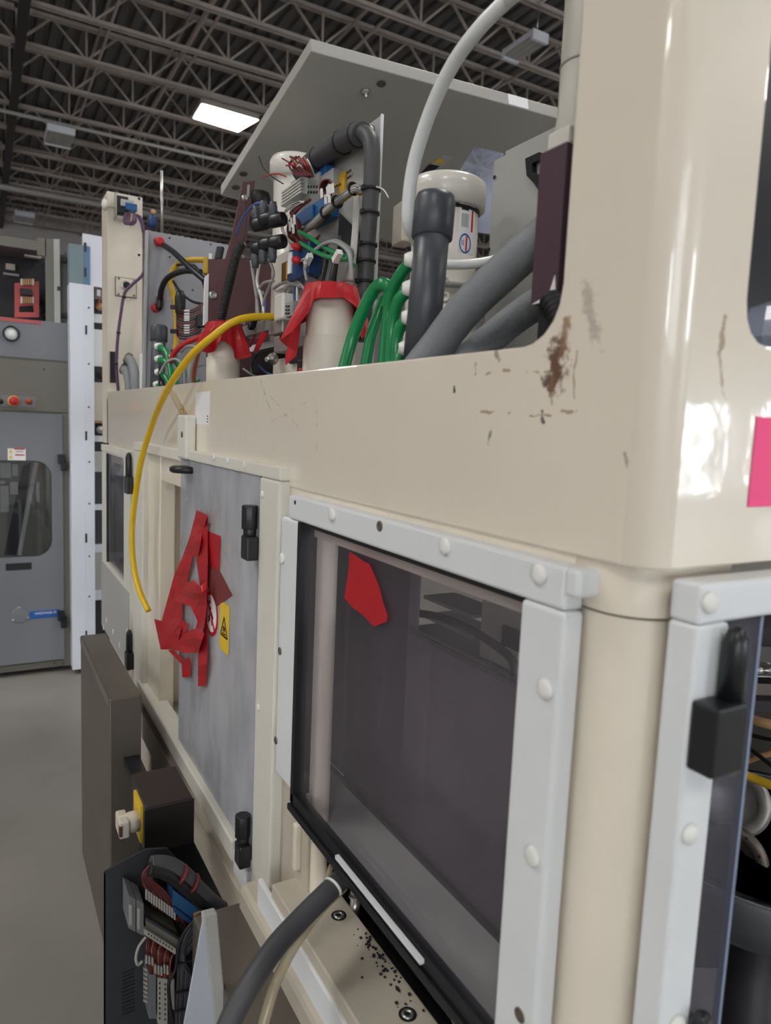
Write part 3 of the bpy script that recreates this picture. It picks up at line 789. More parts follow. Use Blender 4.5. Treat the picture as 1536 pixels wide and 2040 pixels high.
for (px, py) in ((212, 1235), (225, 1258), (253, 1258), (238, 1285), (206, 1250)):
    MB().lathe([(.012, 0), (.012, .001)], on(px, py, 0, xf-.004), (-1, 0, 0), 14).build('punched_hole', M_LABEL, FP)
hinge(FP, 948, 257, s=1.3, pin_up=True); hinge(FP, 1298, 258, s=1.3, pin_up=True)

# ------------------------------------------------------------------ frame in the near end face
RF = thing('end_window_frame', 'white plastic window frame with clear sheet on the near end face at right edge', 'window panel', (.1, .39, .6))
yf, ybk = .377, .408
MB().box((.029, yf, .50), (.073, ybk, 1.3945)).build('side_rail', M_WHITE, RF, bevel=.004, seg=3)
MB().box((.029, yf, 1.395), (.60, ybk, 1.431)).build('top_rail', M_WHITE, RF, bevel=.004, seg=3)
pr = on(1512, 1400, 1, .385).x-.006
pr2 = on(1416, 2040, 1, .385).x
MB().box((.070, .386, .55), (pr-.004, .392, 1.396)).build('pane', M_CLEARG, RF)
MB().box((pr-.004, .3855, .55), (pr, .3925, 1.396)).build('pane_edge', M_EDGE, RF)
for (px, py) in ((1412, 1200), (1372, 1660), (1345, 2040)):
    MB().dome(on(px, py, 1, yf), (0, -1, 0), .0098, .0065).build('screw_cap', M_CAP, RF)
hp = on(1440, 1395, 1, yf-.012)
MB().box((hp.x-.026, yf-.026, hp.z-.062), (hp.x+.018, yf, hp.z)).build('hinge', M_BLACKP, RF, bevel=.003)
MB().lathe([(.0105, 0), (.0105, .05), (.007, .062), (.0005, .066)], (hp.x+.010, yf-.012, hp.z), (0, 0, 1), 18).build('hinge_pin', M_BLACKP, RF)
hp = on(1385, 2050, 1, yf-.012)
MB().lathe([(.0105, 0), (.0105, .03), (.007, .04), (.0005, .044)], (hp.x+.01, yf-.012, hp.z-.03), (0, 0, 1), 18).build('hinge_pin', M_BLACKP, RF)
a = on(1507, 830, 1, .4095); b = on(1560, 1008, 1, .4095)
tag(MB().box((a.x, .4088, b.z), (a.x+.06, .4094, a.z)).build('pink_sticker', M_PINK), 'bright pink paper tag stuck on the cream end face at right edge', 'sticker')

# ------------------------------------------------------------------ gear standing in the open top
def pbox(mb, x0, x1, pl, pr_, pt, pb):
    """box between planes x0 (near face) and x1, its near face spanning the seen patch"""
    ya = on(pl, (pt+pb)/2, 0, x0).y; yb = on(pr_, (pt+pb)/2, 0, x0).y
    pc = (pl+pr_)/2; za = on(pc, pt, 0, x0).z; zc = on(pc, pb, 0, x0).z
    return mb.box((x0, ya, zc), (x1, yb, za))
def P3(lst): return [at(*p) for p in lst]
def Px(lst, x): return [on(a, b, 0, x) for a, b in lst]
def wire(name, pts, r, mat, parent=None, n=6, sub=6, **k): return MB().tube(pts, r, n=n, sub=sub, **k).build(name, mat, parent)

# tilted lid
LA = at(620, 102, 1.75); LC = at(1128, 240, 2.06); LB = at(440, 390, 2.32)
LN = (LC-LA).cross(LB-LA).normalized()
if LN.z > 0: LN = -LN          # LN points down to the camera side
lp = [LA, LC, onp(1105, 315, LA, LN), onp(1002, 306, LA, LN), onp(946, 293, LA, LN), onp(822, 492, LA, LN), LB]
LD = thing('hinged_lid', 'large pale grey sheet metal lid propped open at a tilt over the machine', 'lid', LA)
MB().prism(lp, -LN*.036).build('lid_panel', M_LID, LD, bevel=.0025)
def lidpt(px, py, off=.0006): return onp(px, py, LA, LN)+LN*off
MB().prism([onp(974, 178, LA, LN), onp(1016, 190, LA, LN), onp(1015, 199, LA, LN), onp(975, 187, LA, LN)], (0, -.002, 0))
ed = LC-LA
t0 = .745; a = LA+ed*t0-LN*.003; b = LA+ed*(t0+.085)-LN*.003
MB().hexa([a+V((0, -.001, 0)), b+V((0, -.001, 0)), b, a, a-LN*.032+V((0, -.001, 0)), b-LN*.032+V((0, -.001, 0)), b-LN*.032, a-LN*.032]).build('edge_label', M_LABEL, LD)
def stick(pts, mat, name, off=.0006): return MB().prism([lidpt(x, y, off) for x, y in pts], LN*.0004).build(name, mat, LD)
stick([(826, 366), (850, 352), (905, 313), (884, 308), (845, 335), (822, 358)], M_GREYP, 'warning_label', .0004)
stick([(838, 344), (856, 326), (876, 330), (856, 346)], M_INK, 'label_print', .0012)
stick([(862, 324), (875, 314), (887, 324)], M_LYEL, 'warning_triangle', .0012)
stick([(832, 355), (838, 347), (850, 356)], M_LYEL, 'warning_triangle', .0012)
for (px, py) in ((728, 182),):
    t_ = MB(); c = lidpt(px, py); t_.lathe([(.012, 0), (.010, .004), (.004, .005), (.004, .016), (.0001, .018)], c, LN, 14); t_.build('latch_stud', M_METAL, LD)
for (px, py) in ((485, 346), (470, 373), (760, 166)):
    MB().lathe([(.013, 0), (.013, .0008), (.009, .0008), (.0001, .0006)], lidpt(px, py), LN, 16).build('screw_recess', M_STEELD, LD)

# bluish film hanging from the lid and the pale box behind the hoses
fm = [at(858, 280, 2.45), at(1003, 280, 2.45), at(1003, 470, 2.45), at(858, 450, 2.45)]
tag(MB().prism(fm, (0, .002, 0)).build('plastic_film', M_FILM), 'bluish translucent plastic film hanging below the notch of the tilted lid', 'plastic sheet')
xc = .456
GB = thing('grey_equipment_box', 'tall light grey box behind the two grey hoses at right in the open top', 'equipment box', (xc+.2, 1.1, 1.48))
ya = on(1000, 400, 0, xc).y; yb = .78; zt_ = on(1000, 304, 0, xc).z
MB().box((xc, yb, 1.48), (xc+.35, ya, zt_)).build('case', M_GREYP, GB, bevel=.003)
MB().box((xc+.006, ya, 1.48), (xc+.3, ya+.045, zt_-.004)).build('end_flange', M_GREYP, GB, bevel=.003)
for (px, py) in ((985, 353), (974, 497), (961, 650)):
    MB().lathe([(.004, 0), (.004, .001)], on(px, py, 0, xc+.004), (-1, 0, 0), 10).build('rivet_hole', M_BLACK, GB)
bk = Px([(1046, 316), (1074, 303), (1076, 318), (1060, 325), (1061, 343), (1078, 350), (1088, 402), (1080, 390), (1064, 366), (1049, 350)], xc-.012)
MB().prism(bk, (.011, 0, 0)).build('hook_bracket', M_BLACKP, GB)

# maroon square tube and the white duct behind the near column
x0 = .07; y1_ = on(1066, 450, 0, x0).y; y0_ = on(1118, 450, 0, x0).y; x1_ = on(1147, 450, 1, y0_).x+.004
zt_ = on(1105, 292, 0, x0).z; zb_ = on(1085, 602, 0, x0).z
MT = thing('maroon_square_tube', 'dark maroon square metal tube standing just inside the near cream column', 'metal tube', (x0, y0_, zb_))
MB().box((x0, y0_, zb_), (x1_, y1_, zt_)).build('tube', M_MAROOND, MT, bevel=.002)
MB().prism([(x0-.001, y0_+.004, zb_+.028), (x0-.001, y0_+.0, zb_), (x0-.001, y1_-.004, zb_), (x0-.001, y0_+.012, zb_+.008)], (.002, 0, 0)).build('chipped_corner', M_LABEL, MT)
MB().box((x0+.01, y0_+.005, 1.48), (x1_-.01, y1_-.005, zb_)).build('foot', M_BLACK, MT)
DU = thing('white_duct', 'white plastic wrapped duct rising behind the near cream column', 'duct', at(1168, 280, .95))
dc = at(1172, 150, .97); zl = at(1150, 285, .97).z
ld = MB()
n = 26; prof = []; zl -= .03
vs = []; fs = []; zs = [zl, zl+.012, zl+.03, zl+.055, zl+.08, zl+.12, zl+.2, 2.6]
for i, z in enumerate(zs):
    for k in range(n):
        a_ = 2*PI*k/n; jit = (.25*math.sin(5*a_+i)+.18*math.sin(9*a_+2*i)) * max(0, 1-(i/5.0))
        r_ = (.038 if i > 3 else (.026+.004*i))*(1+jit*.5)
        vs.append(V((dc.x+r_*math.cos(a_), dc.y+r_*math.sin(a_), z)))
for i in range(len(zs)-1):
    for k in range(n): fs.append((i*n+k, i*n+(k+1) % n, (i+1)*n+(k+1) % n, (i+1)*n+k))
ld.add(vs, fs, True); ld.build('duct_wall', M_WHITE2, DU)
MB().lathe([(.0392, 0), (.0392, .003)], (dc.x, dc.y, on(1130, 120, 1, dc.y).z), (0, 0, 1), 26).build('wrap_edge', M_GREYP, DU)
pj = MB(); pj.box((x0+.006, y0_+.004, zt_), (x0+.03, y1_-.004, zt_+.022)); pj.build('clip', M_WHITE2, DU, bevel=.004)
tag(wire('cable_chain', P3([(1098, 598, .80), (1118, 640, .78), (1120, 680, .77), (1108, 705, .77)]), .0125, M_BLACK, n=12, corr=(.008, .002)), 'black ribbed cable sleeve under the maroon square tube', 'cable sleeve')
tag(wire('red_cable', P3([(1080, 455, .93), (1083, 540, .92), (1088, 600, .9), (1092, 660, .9), (1088, 705, .9)]), .006, M_REDB), 'red cable beside the maroon square tube', 'cable')
bbx = MB(); bbx.box((.128, .49, 1.60), (.42, .63, 2.30)); tag(bbx.build('dark_opening_filler', M_BLACKP, bevel=.006), 'black filler box added to darken the opening in the near end face at right edge', 'cover')  # black box added inside so the end face opening looks unlit
cr = MB(); o_ = on(1522, 655, 1, .45)
cr.lathe([(.0001, -.03), (.02, -.026), (.034, -.01), (.030, .006), (.026, .02), (.0001, .03)], o_+V((.012, .0, 0)), (0, 0, 1), 9, smooth=False)
tag(cr.build('crumpled_film', M_FILM), 'crumpled clear film tucked in the lower corner of the end face opening', 'plastic film')

# two grey hoses
tag(wire('grey_hose', P3([(822, 750, 1.02), (870, 690, 1.0), (930, 613, .96), (1000, 545, .92), (1060, 490, .89), (1110, 450, .88)]), .0245, M_HOSE, n=20, sub=12), 'thick ribbed grey hose slanting up in front of the ivory canister', 'hose')
tag(wire('grey_hose', P3([(905, 740, 1.0), (960, 690, 1.02), (1020, 640, 1.03), (1075, 603, 1.0), (1125, 580, .98)]), .0225, M_HOSE, n=20, sub=12), 'lower of the two thick grey hoses, nearer the maroon tube', 'hose')

# manifold pipes with glands and green tubes
def manifold(label, top, bot, rp, capz, nuts, group):
    t = thing('manifold_pipe', label, 'pipe', bot, group)
    up = (top-bot).normalized()
    MB().cyl(bot, top-up*.004, rp, n=28).build('pipe', M_DGREY, t)
    MB().lathe([(rp*1.02, -.002), (rp*1.18, 0), (rp*1.18, capz*.85), (rp*1.08, capz), (rp*.8, capz+.003), (.0001, capz+.004)], top-up*capz, up, 28).build('pipe_cap', M_DGREY, t)
    for p in nuts:
        ax = (-RT).normalized()
        MB().lathe([(.0125, -.012), (.0125, .002), (.010, .009), (.0075, .013), (.006, .013)], p, ax, 14).build('gland_nut', M_CAP, t)
    return t
manifold('dark grey capped vertical pipe with white gland nuts beside the ivory canister', at(868, 392, 1.06), at(836, 735, 1.06), .0262, .062, P3([(822, 517, 1.07), (818, 574, 1.07), (817, 632, 1.07), (811, 694, 1.07)]), None)
manifold('dark grey capped vertical pipe with white gland nuts before the grey panel, far end', at(317, 650, 2.5), at(313, 790, 2.5), .0255, .052, P3([(316, 690, 2.47), (316, 715, 2.47), (316, 741, 2.47), (313, 766, 2.47)]), None)
gl = [
 ('green tube looping highest and nearest the red taped pipe', [(680, 755, 1.22), (700, 680, 1.22), (722, 622, 1.20), (745, 578, 1.18), (765, 566, 1.16), (778, 582, 1.16), (770, 612, 1.17)], .0108),
 ('green tube second from the red taped pipe, falling straight', [(767, 590, 1.21), (752, 630, 1.22), (737, 680, 1.22), (724, 755, 1.22)], .0098),
 ('green tube from the topmost gland nut of the near pipe', [(818, 522, 1.1), (800, 545, 1.12), (782, 580, 1.15), (772, 640, 1.17), (762, 755, 1.17)], .0102),
 ('green tube from the second gland nut of the near pipe', [(814, 580, 1.1), (797, 595, 1.11), (784, 632, 1.13), (778, 690, 1.14), (776, 755, 1.14)], .0100),
 ('green tube from the third gland nut of the near pipe', [(812, 638, 1.1), (799, 650, 1.11), (790, 680, 1.12), (787, 755, 1.13)], .0096),
 ('green tube from the lowest gland nut of the near pipe', [(807, 698, 1.1), (798, 708, 1.1), (793, 730, 1.1), (791, 760, 1.1)], .0092),
 ('green tube from the topmost gland nut of the far pipe', [(318, 692, 2.46), (330, 700, 2.44), (337, 720, 2.42), (345, 770, 2.4), (348, 800, 2.4)], .0105),
 ('green tube from the second gland nut of the far pipe', [(318, 717, 2.46), (332, 722, 2.44), (345, 745, 2.42), (360, 790, 2.42)], .0105),
 ('green tube from the third gland nut of the far pipe', [(318, 743, 2.46), (330, 752, 2.44), (342, 775, 2.42), (350, 800, 2.42)], .0095),
 ('green tube from the lowest gland nut of the far pipe', [(315, 768, 2.46), (325, 776, 2.44), (333, 800, 2.42)], .0095),
 ('green tube curving beside the far red taped pipe', [(395, 760, 2.5), (372, 745, 2.5), (352, 722, 2.52), (345, 700, 2.55)], .0105)]
for l, p, r_ in gl: tag(wire('green_tube', P3(p), r_, M_GREEN, n=12, sub=10), l, 'tube', 'green tubes of the manifolds')
MB().lathe([(.0095, 0), (.0095, .012), (.0001, .014)], at(770, 601, 1.215), (0.1, 0, 1), 12)
# PVC stubs with red tape
def stub(label, c, zt_, rl, ru, zj, group=None):
    t = thing('pvc_pipe_stub', label, 'pipe', V((c.x, c.y, 1.48)))
    MB().lathe([(rl, 0), (rl, zj-1.48-.004), (rl-.002, zj-1.48-.003), (ru, zj-1.48), (ru, zt_-1.48), (ru*.9, zt_-1.48)], V((c.x, c.y, 1.48)), (0, 0, 1), 36).build('pipe', M_BEIGE, t)
    MB().lathe([(rl+.0045, 0), (rl+.0045, .025+.02*(label.find('far') > 0)), (rl, .027+.02*(label.find('far') > 0))], V((c.x, c.y, 1.48)), (0, 0, 1), 36).build('coupling', M_BEIGE, t)
    return t
c1_ = at(657, 655, 1.45); zt1 = at(657, 588, 1.45).z
stub('beige plastic pipe stub capped with red tape next to the green tubes', c1_, zt1, .0535, .049, at(657, 672, 1.45).z)
c2_ = at(445, 712, 1.9); zt2 = at(445, 655, 1.9).z
stub('far beige plastic pipe stub under red tape near the grey panel', c2_, zt2, .0445, .041, at(445, 712, 1.9).z)
def tapecap(label, c, zt_, r, hem, seed, jit=1.0):
    rnd = random.Random(seed); n = 48; vs = []; fs = []; rows = 9
    rr_ = V((RT.x, RT.y, 0)).normalized(); ff_ = V((FW.x, FW.y, 0)).normalized()
    vs.append(V((c.x, c.y, zt_+.006)))
    def hemlen(a_):
        a_ = a_ % 360
        for (a0, h0), (a1, h1) in zip(hem, hem[1:]+[(hem[0][0]+360, hem[0][1])]):
            if a0 <= a_ <= a1: return h0+(h1-h0)*(a_-a0)/(a1-a0)
        return hem[-1][1]
    for i in range(rows):
        for k in range(n):
            a_ = 360*k/n; d_ = rr_*math.cos(math.radians(a_))-ff_*math.sin(math.radians(a_))
            fold = (math.sin(math.radians(a_*7)+seed)+.7*math.sin(math.radians(a_*11)+2*seed))
            if i == 0: rad, z = r*.6, zt_+.007+.002*fold
            elif i == 1: rad, z = r*1.03, zt_+.002
            else:
                t_ = (i-1)/(rows-2); h = hemlen(a_)
                rad = r*1.04+t_*h*(.20+.16*fold*jit)+.006*t_; z = zt_-t_*h
            vs.append(V((c.x, c.y, z))+d_*rad)
    for k in range(n): fs.append((0, 1+k, 1+(k+1) % n))
    for i in range(rows-1):
        for k in range(n):
            fs.append((1+i*n+k, 1+(i+1)*n+k, 1+(i+1)*n+(k+1) % n, 1+i*n+(k+1) % n))
    mb_ = MB(); mb_.add(vs, fs, False)
    o = mb_.build('red_tape_cover', M_RTAPE)
    s_ = o.modifiers.new('s', 'SOLIDIFY'); s_.thickness = .0008
    return tag(o, label, 'tape cover')
tapecap('red tape cover over the nearer pipe stub, ragged hem hanging low on its left', c1_, zt1+.012, .052, [(0, .075), (15, .10), (35, .065), (50, .035), (62, .025), (75, .030), (110, .032), (124, .035), (132, .09), (142, .115), (165, .14), (175, .165), (185, .11), (215, .06), (300, .05), (340, .07)], 3)
tapecap('red tape cover over the far pipe stub by the yellow hose', c2_, zt2+.009, .044, [(0, .05), (25, .085), (42, .095), (58, .06), (80, .045), (100, .07), (115, .085), (130, .06), (155, .05), (178, .055), (200, .06), (270, .05), (330, .05)], 5)

# canisters
def canister(label, c, prof, extra=None):
    t = thing('canister', label, 'canister', V((c.x, c.y, prof[0][1])))
    MB().lathe([(r, z-prof[0][1]) for r, z in prof], V((c.x, c.y, prof[0][1])), (0, 0, 1), 40).build('body', M_CAN, t)
    return t
cc = at(884, 500, 1.42); Z = lambda py: at(884, py, 1.42).z
CN = canister('ivory round canister with flanged lid and round blue red sticker', cc, [(.078, 1.48), (.078, Z(662)), (.073, Z(655)), (.073, Z(600)), (.070, Z(594)), (.066, Z(588)), (.066, Z(428))])
MB().lathe([(.068, 0), (.0775, .002), (.0785, .036), (.077, .050), (.070, .056), (.066, .058), (.0001, .058)], V((cc.x, cc.y, Z(425))), (0, 0, 1), 40).build('lid', M_CAN, CN)
MB().lathe([(.0675, 0), (.0675, .006)], V((cc.x, cc.y, Z(433))), (0, 0, 1), 40).build('lid_seal', M_BLACK, CN)
MB().lathe([(.0745, 0), (.0745, .010)], V((cc.x, cc.y, Z(583))), (0, 0, 1), 40).build('clamp_band', M_GREYP, CN)
to = (CAM-cc); to.z = 0; to.normalize(); sdv = V((to.y, -to.x, 0)) * -1
if sdv.dot(RT) < 0: sdv = -sdv
def curved(name, px0, px1, py0, py1, mat, r, parent, c=cc, d=1.42, ring=None):
    """label wrapped round the canister"""
    mb_ = MB(); vs = []; n_ = 10
    a0 = (px0-884)*d/F_PX/r; a1 = (px1-884)*d/F_PX/r
    a0 = math.asin(max(-.99, min(.99, a0))); a1 = math.asin(max(-.99, min(.99, a1)))
    for i in range(n_+1):
        a_ = a0+(a1-a0)*i/n_; p = V((c.x, c.y, 0))+(to*math.cos(a_)+sdv*math.sin(a_))*r
        vs += [V((p.x, p.y, at(884, py1, d).z)), V((p.x, p.y, at(884, py0, d).z))]
    mb_.add(vs, [[2*i, 2*i+2, 2*i+3, 2*i+1] for i in range(n_)], True)
    return mb_.build(name, mat, parent)
curved('white_label', 910, 940, 425, 516, M_LABEL, .0664, CN)
curved('label_print', 914, 928, 432, 437, M_INK, .0667, CN)
for k in range(5): curved('label_print', 915+k*2.8, 916.6+k*2.8, 443, 468, M_GREYINK, .0667, CN)
curved('red_stripe', 934, 937.5, 434, 474, M_LRED, .0667, CN)
rs = MB(); vs = []; nn_ = 32
for k in range(nn_):
    for rr__ in (12.5, 10.2):
        q_ = 2*PI*k/nn_; px_ = 924+rr__*.92*math.cos(q_); py_ = 498+rr__*1.5*math.sin(q_)
        a_ = math.asin(max(-.99, min(.99, (px_-884)*1.42/F_PX/.0668))); p = V((cc.x, cc.y, 0))+(to*math.cos(a_)+sdv*math.sin(a_))*.0668
        vs.append(V((p.x, p.y, at(884, py_, 1.42).z)))
rs.add(vs, [[2*k, 2*k+1, 2*((k+1) % nn_)+1, 2*((k+1) % nn_)] for k in range(nn_)]); rs.build('round_sticker', M_LBLUE, CN)
curved('sticker_bar', 925, 928, 484, 512, M_LRED, .0669, CN)
curved('sticker_print', 917, 918.5, 492, 502, M_GREYINK, .0668, CN); curved('sticker_print', 920, 921.5, 492, 503, M_GREYINK, .0668, CN)
for (px, py, r_) in ((891, 571, .006), (891, 603, .010)):
    a_ = math.asin((px-884)*1.42/F_PX/.073); p = V((cc.x, cc.y, 0))+(to*math.cos(a_)+sdv*math.sin(a_))*(.0735 if py < 600 else .0735)
    p.z = at(884, py, 1.42).z
    MB().lathe([(r_, 0), (r_, .003), (r_*.85, .004), (r_*.35, .004), (r_*.35, .001), (.0001, .001)], p, to, 18).build('port_plug', M_CAN, CN)
tag(wire('white_pipe', P3([(846, 518, 1.33), (880, 526, 1.31), (925, 527, 1.31), (975, 520, 1.33), (1010, 508, 1.36)]), .0088, M_TUBEW, n=12), 'short white pipe crossing the ivory canister at hose height', 'pipe')
tag(wire('milky_tube', P3([(1420, -60, 1.0), (1290, -150, .97), (1150, -120, .95), (1040, -25, .95), (1005, 5, .97), (950, 62, 1.0), (900, 132, 1.05), (858, 220, 1.1), (826, 320, 1.14), (814, 400, 1.16), (816, 450, 1.17), (838, 492, 1.2)]), .0108, M_TUBEW, n=16, sub=12), 'long milky white tube arching from the top of the picture down behind the dark pipe', 'tube')
jb = MB(); a = at(792, 412, 1.5); jb.obox(at(805, 447, 1.5), (1, -.15, 0), (.15, 1, 0), (0, 0, 1), .016, .03, .042)
tag(jb.build('beige_junction_box', M_BEIGE, bevel=.004), 'small beige junction box left of the ivory canister behind the milky tube', 'box')
c4 = at(587, 400, 2.0); Z4 = lambda py: at(587, py, 2.0).z
C2 = canister('white canister with domed lid behind the wiring plate under the lid', c4, [(.060, 1.48), (.060, Z4(352))])
MB().lathe([(.060, -.014), (.071, -.012), (.072, .030), (.066, .042), (.04, .047), (.0001, .048)], V((c4.x, c4.y, Z4(352))), (0, 0, 1), 36).build('lid', M_CAN, C2)

# wiring plate with terminals
XP = .243
WP = thing('wiring_plate', 'upright white wiring plate with cable trunk, terminal blocks and loose wires', 'wiring panel', (XP, 1.7, 1.48))
MB().box((XP, 1.382, 1.48), (XP+.004, 1.885, 2.205)).build('plate', M_GREYP, WP)
MB().box((XP-.001, 1.380, 1.48), (XP+.005, 1.3835, 2.207)).build('plate_flange', M_LIDEDGE, WP)
pw = on(744, 257, 0, XP); MB().lathe([(.007, 0), (.007, .004), (.005, .007), (.0001, .008)], pw, (-1, 0, 0), 14).build('screw_head', M_METAL, WP)
XT = .214
tk = MB(); tk.tube(Px([(600, 345), (625, 322), (652, 303), (685, 281), (708, 269), (722, 268)], XT), .0245, n=18, sub=10); tk.build('cable_trunk', M_HOSED, WP)
tv = MB(); tv.tube(Px([(706, 268), (724, 266), (736, 276), (741, 300), (740, 360), (736, 430), (731, 500), (726, 600), (724, 680)], XT), .0172, n=18, sub=10); tv.build('cable_trunk', M_HOSED, WP)
for (px, py, r_) in ((635, 315, .026), (682, 284, .026), (712, 269, .0255)):
    c = on(px, py, 0, XT); MB().lathe([(r_, -.003), (r_+.0012, 0), (r_, .003)], c, on(px+10, py-6.5, 0, XT)-c, 20).build('cable_tie', M_BLACK, WP)
for (px, py) in ((739, 378), (737, 425), (733, 488), (730, 521), (727, 562)):
    c = on(px, py, 0, XT); MB().lathe([(.0172, -.003), (.0205, -.003), (.0205, .003), (.0172, .003)], c, (0, 0, 1), 20, cap=False).build('cable_tie', M_BLACK, WP)
    MB().box(c+V((-.024, -.01, -.004)), c+V((-.015, .0, .004))).build('tie_head', M_BLACK, WP)
wire('loose_tie_tail', Px([(750, 372), (764, 378), (774, 394)], .2), .0014, M_WHITEW, WP)
for k in range(3):
    wire('white_wire', Px([(716-k*3.2, 372), (714-k*3.6, 410), (711-k*4, 470), (706-k*4.5, 530), (698-k*5, 590), (692-k*5, 660)], .226), .0035, M_WHITEW, WP)
# bundle rising to the trunk along the rail
for k, mt_ in enumerate((M_GREYW, M_WHITEW, M_GREYW, M_YEL2)):
    o_ = k*3.6
    wire('bundle_wire', Px([(596+o_*.3, 463+o_*.2), (625, 440+o_), (650, 415+o_), (680, 390+o_), (706, 372+o_), (718, 374+o_)],   .194 if k < 3 else .204), .0052 if k < 3 else .0058, mt_, WP)
for (px, py) in ((648, 424), (672, 402), (704, 376)):
    c = on(px, py, 0, .198); MB().lathe([(.0135, -.002), (.015, 0), (.0135, .002)], c, on(px+10, py-8, 0, .198)-c, 16).build('cable_tie', M_BLACK, WP)
def patch(name, x0, x1, pl, pr_, pt, pb, mat, bevel=.002): return pbox(MB(), x0, x1, pl, pr_, pt, pb).build(name, mat, WP, bevel=bevel)
patch('din_rail', .234, XP, 648, 684, 352, 402, M_YEL2)
patch('terminal_block', .212, XP-.002, 600, 634, 354, 412, M_GTERM)
patch('terminal_block', .218, XP-.002, 634, 662, 344, 404, M_GTERM)
o_ = patch('terminal_block', .195, .225, 560, 600, 366, 398, M_WTERM)
for k in range(5):
    patch('terminal_fin', .189, .197, 561, 599, 368+k*6.2, 371+k*6.2, M_WTERM, 0)
for k in range(5):
    patch('terminal_slot', .2105, .213, 607+k*5.5, 609.5+k*5.5, 370, 374, M_INK, 0); patch('terminal_slot', .2105, .213, 607+k*5.5, 609.5+k*5.5, 381, 385, M_INK, 0)
patch('blue_end_clamp', .218, XP, 612, 648, 338, 358, M_BLUE)
patch('blue_terminal', .205, XP, 604, 646, 404, 440, M_BLUE)
patch('blue_terminal', .199, .2048, 588, 622, 418, 446, M_BLUE)
for k in range(9):     # dark red loom hanging out of the blue terminals
    j = k*3.6
    wire('loom_wire', Px([(618-j*.5, 398+j*.3), (596-j*.6, 415+j*.3), (578+j*.6, 440), (574+j*.9, 462), (584+j, 484-j*.2), (606+j*.6, 496-j*.5), (628+j*.3, 478-j*.3)], .165+.005*(k % 3)), .0034, M_REDW, WP)
for k in range(3): wire('loom_wire', Px([(604-k*3, 402), (580-k*2, 412), (562+k, 432), (562+k, 458), (572+k*2, 478), (586+k*3, 490)], .160), .0028, M_WHITEW, WP)
for k, (px, py) in enumerate(((567, 436), (572, 438), (580, 444), (586, 438), (577, 452), (584, 456))):
    c = on(px, py, 0, .155); MB().bar(c+V((0, 0, .011)), c-V((0, .003, .011)), .0055, .004, (1, 0, 0)).build('wire_marker', M_CAP, WP)
# wires standing on top and the dark ring of wires on the right
for k in range(8):
    a = on(600+k*4, 352, 0, .19); b = on(566+k*7+random.uniform(-6, 6), 322+random.uniform(-10, 10), 0, .16); mid = on(584+k*5, 330, 0, .165)
    wire('loose_wire', [a, mid, b], .0018, (M_REDW, M_REDB, M_ORANGE, M_WHITEW)[k % 4], WP)
for k in range(4): wire('loose_wire', Px([(622-k*3, 350), (604-k*5, 338+k*3), (588-k*4, 318+k*3), (578+k*6, 312)], .17), .0025, M_REDW, WP)
wire('loose_wire', Px([(564, 366), (542, 352), (524, 334), (516, 312)], .15), .0016, M_BLACK, WP)
wire('loose_wire', Px([(570, 352), (552, 346), (534, 349), (520, 354)], .15), .0018, M_REDB, WP)
for k in range(6):
    j = k*2
    wire('ring_wire', Px([(644+j, 394-j), (637+j, 376), (644+j*.8, 360+j*.4), (658-j*.2, 360+j*.3), (662-j*.3, 380), (656-j*.4, 396-j*.3)], .165+.003*k), .0022, (M_REDW, M_BLACK)[k % 2], WP)
for k, (px, py) in enumerate(((640, 386), (652, 382), (656, 378), (662, 376), (648, 398), (655, 396))):
    c = on(px, py, 0, .150); MB().bar(c+V((0, 0, .010)), c-V((0, .004, .010)), .0055, .004, (1, 0, 0)).build('wire_marker', M_CAP, WP)
for k in range(3):
    c = on(671+k*4, 372-k*2, 0, .22); MB().lathe([(.003, 0), (.003, .01), (.0001, .011)], c, (-1, 0, 0), 10).build('brass_screw', M_BRASS, WP)
# green pair, grey loops, navy block, charcoal sheet
wire('green_wire', Px([(596, 462), (618, 474), (645, 492), (670, 505), (690, 512), (704, 530)], .155), .0052, M_GREEN, WP, n=10)
wire('green_wire', Px([(598, 484), (622, 498), (648, 510), (672, 516), (694, 516)], .150), .0052, M_GREEN, WP, n=10)
ch_ = Px([(676, 424), (714, 462), (716, 530), (672, 492)], .232); MB().prism(ch_, (.003, 0, 0)).build('charcoal_bracket', M_CARBON, WP)
for k in range(5):
    j = k*5
    wire('grey_wire', Px([(612+j, 560), (608+j, 530+j*.3), (622+j, 504-j*.3), (650+j*.6, 484-j*.2), (676+j*.4, 486), (696+j*.3, 508), (700-j*.8, 560)], .15+.012*k), .0042, M_GREYW, WP, n=8)
for k in range(4):
    wire('grey_wire', Px([(672-k*9, 500), (668-k*9, 530), (658-k*9, 570)], .2), .0042, (M_HOSED, M_GREYW)[k % 2], WP, n=8)
for (px, py) in ((614, 518), (672, 512)):
    c = on(px, py, 0, .14); MB().bar(c+V((0, -.012, .008)), c+V((0, .012, -.006)), .012, .012).build('wire_marker', M_CAP, WP)
wire('wire_bundle_sleeve', Px([(663, 600), (668, 545), (676, 492), (678, 470)], .21), .0045, M_HOSED, WP)
for (px, py) in ((699, 346), (699, 353), (695, 361)):
    c = on(px, py, 0, XP-.0006)
for (s_, px, py) in (('GIS Inertie', 684, 349), ('GIS Inertie 1', 684, 360), ('Inert', 684, 371)):
    c = on(px, py+3, 0, XP-.0008); text('printed_note', s_, .013, c, (0, -1, 0), (0, 0, 1), M_INK, WP, sx=.72)
NB = thing('valve_block', 'navy blue valve block with red push fittings below the terminal wires', 'valve', on(594, 550, 0, .16))
pbox(MB(), .15, .185, 574, 614, 490, 552).build('body', M_NAVY, NB, bevel=.003)
pbox(MB(), .146, .150, 573, 579, 503, 545).build('side_label', M_LABEL, NB)
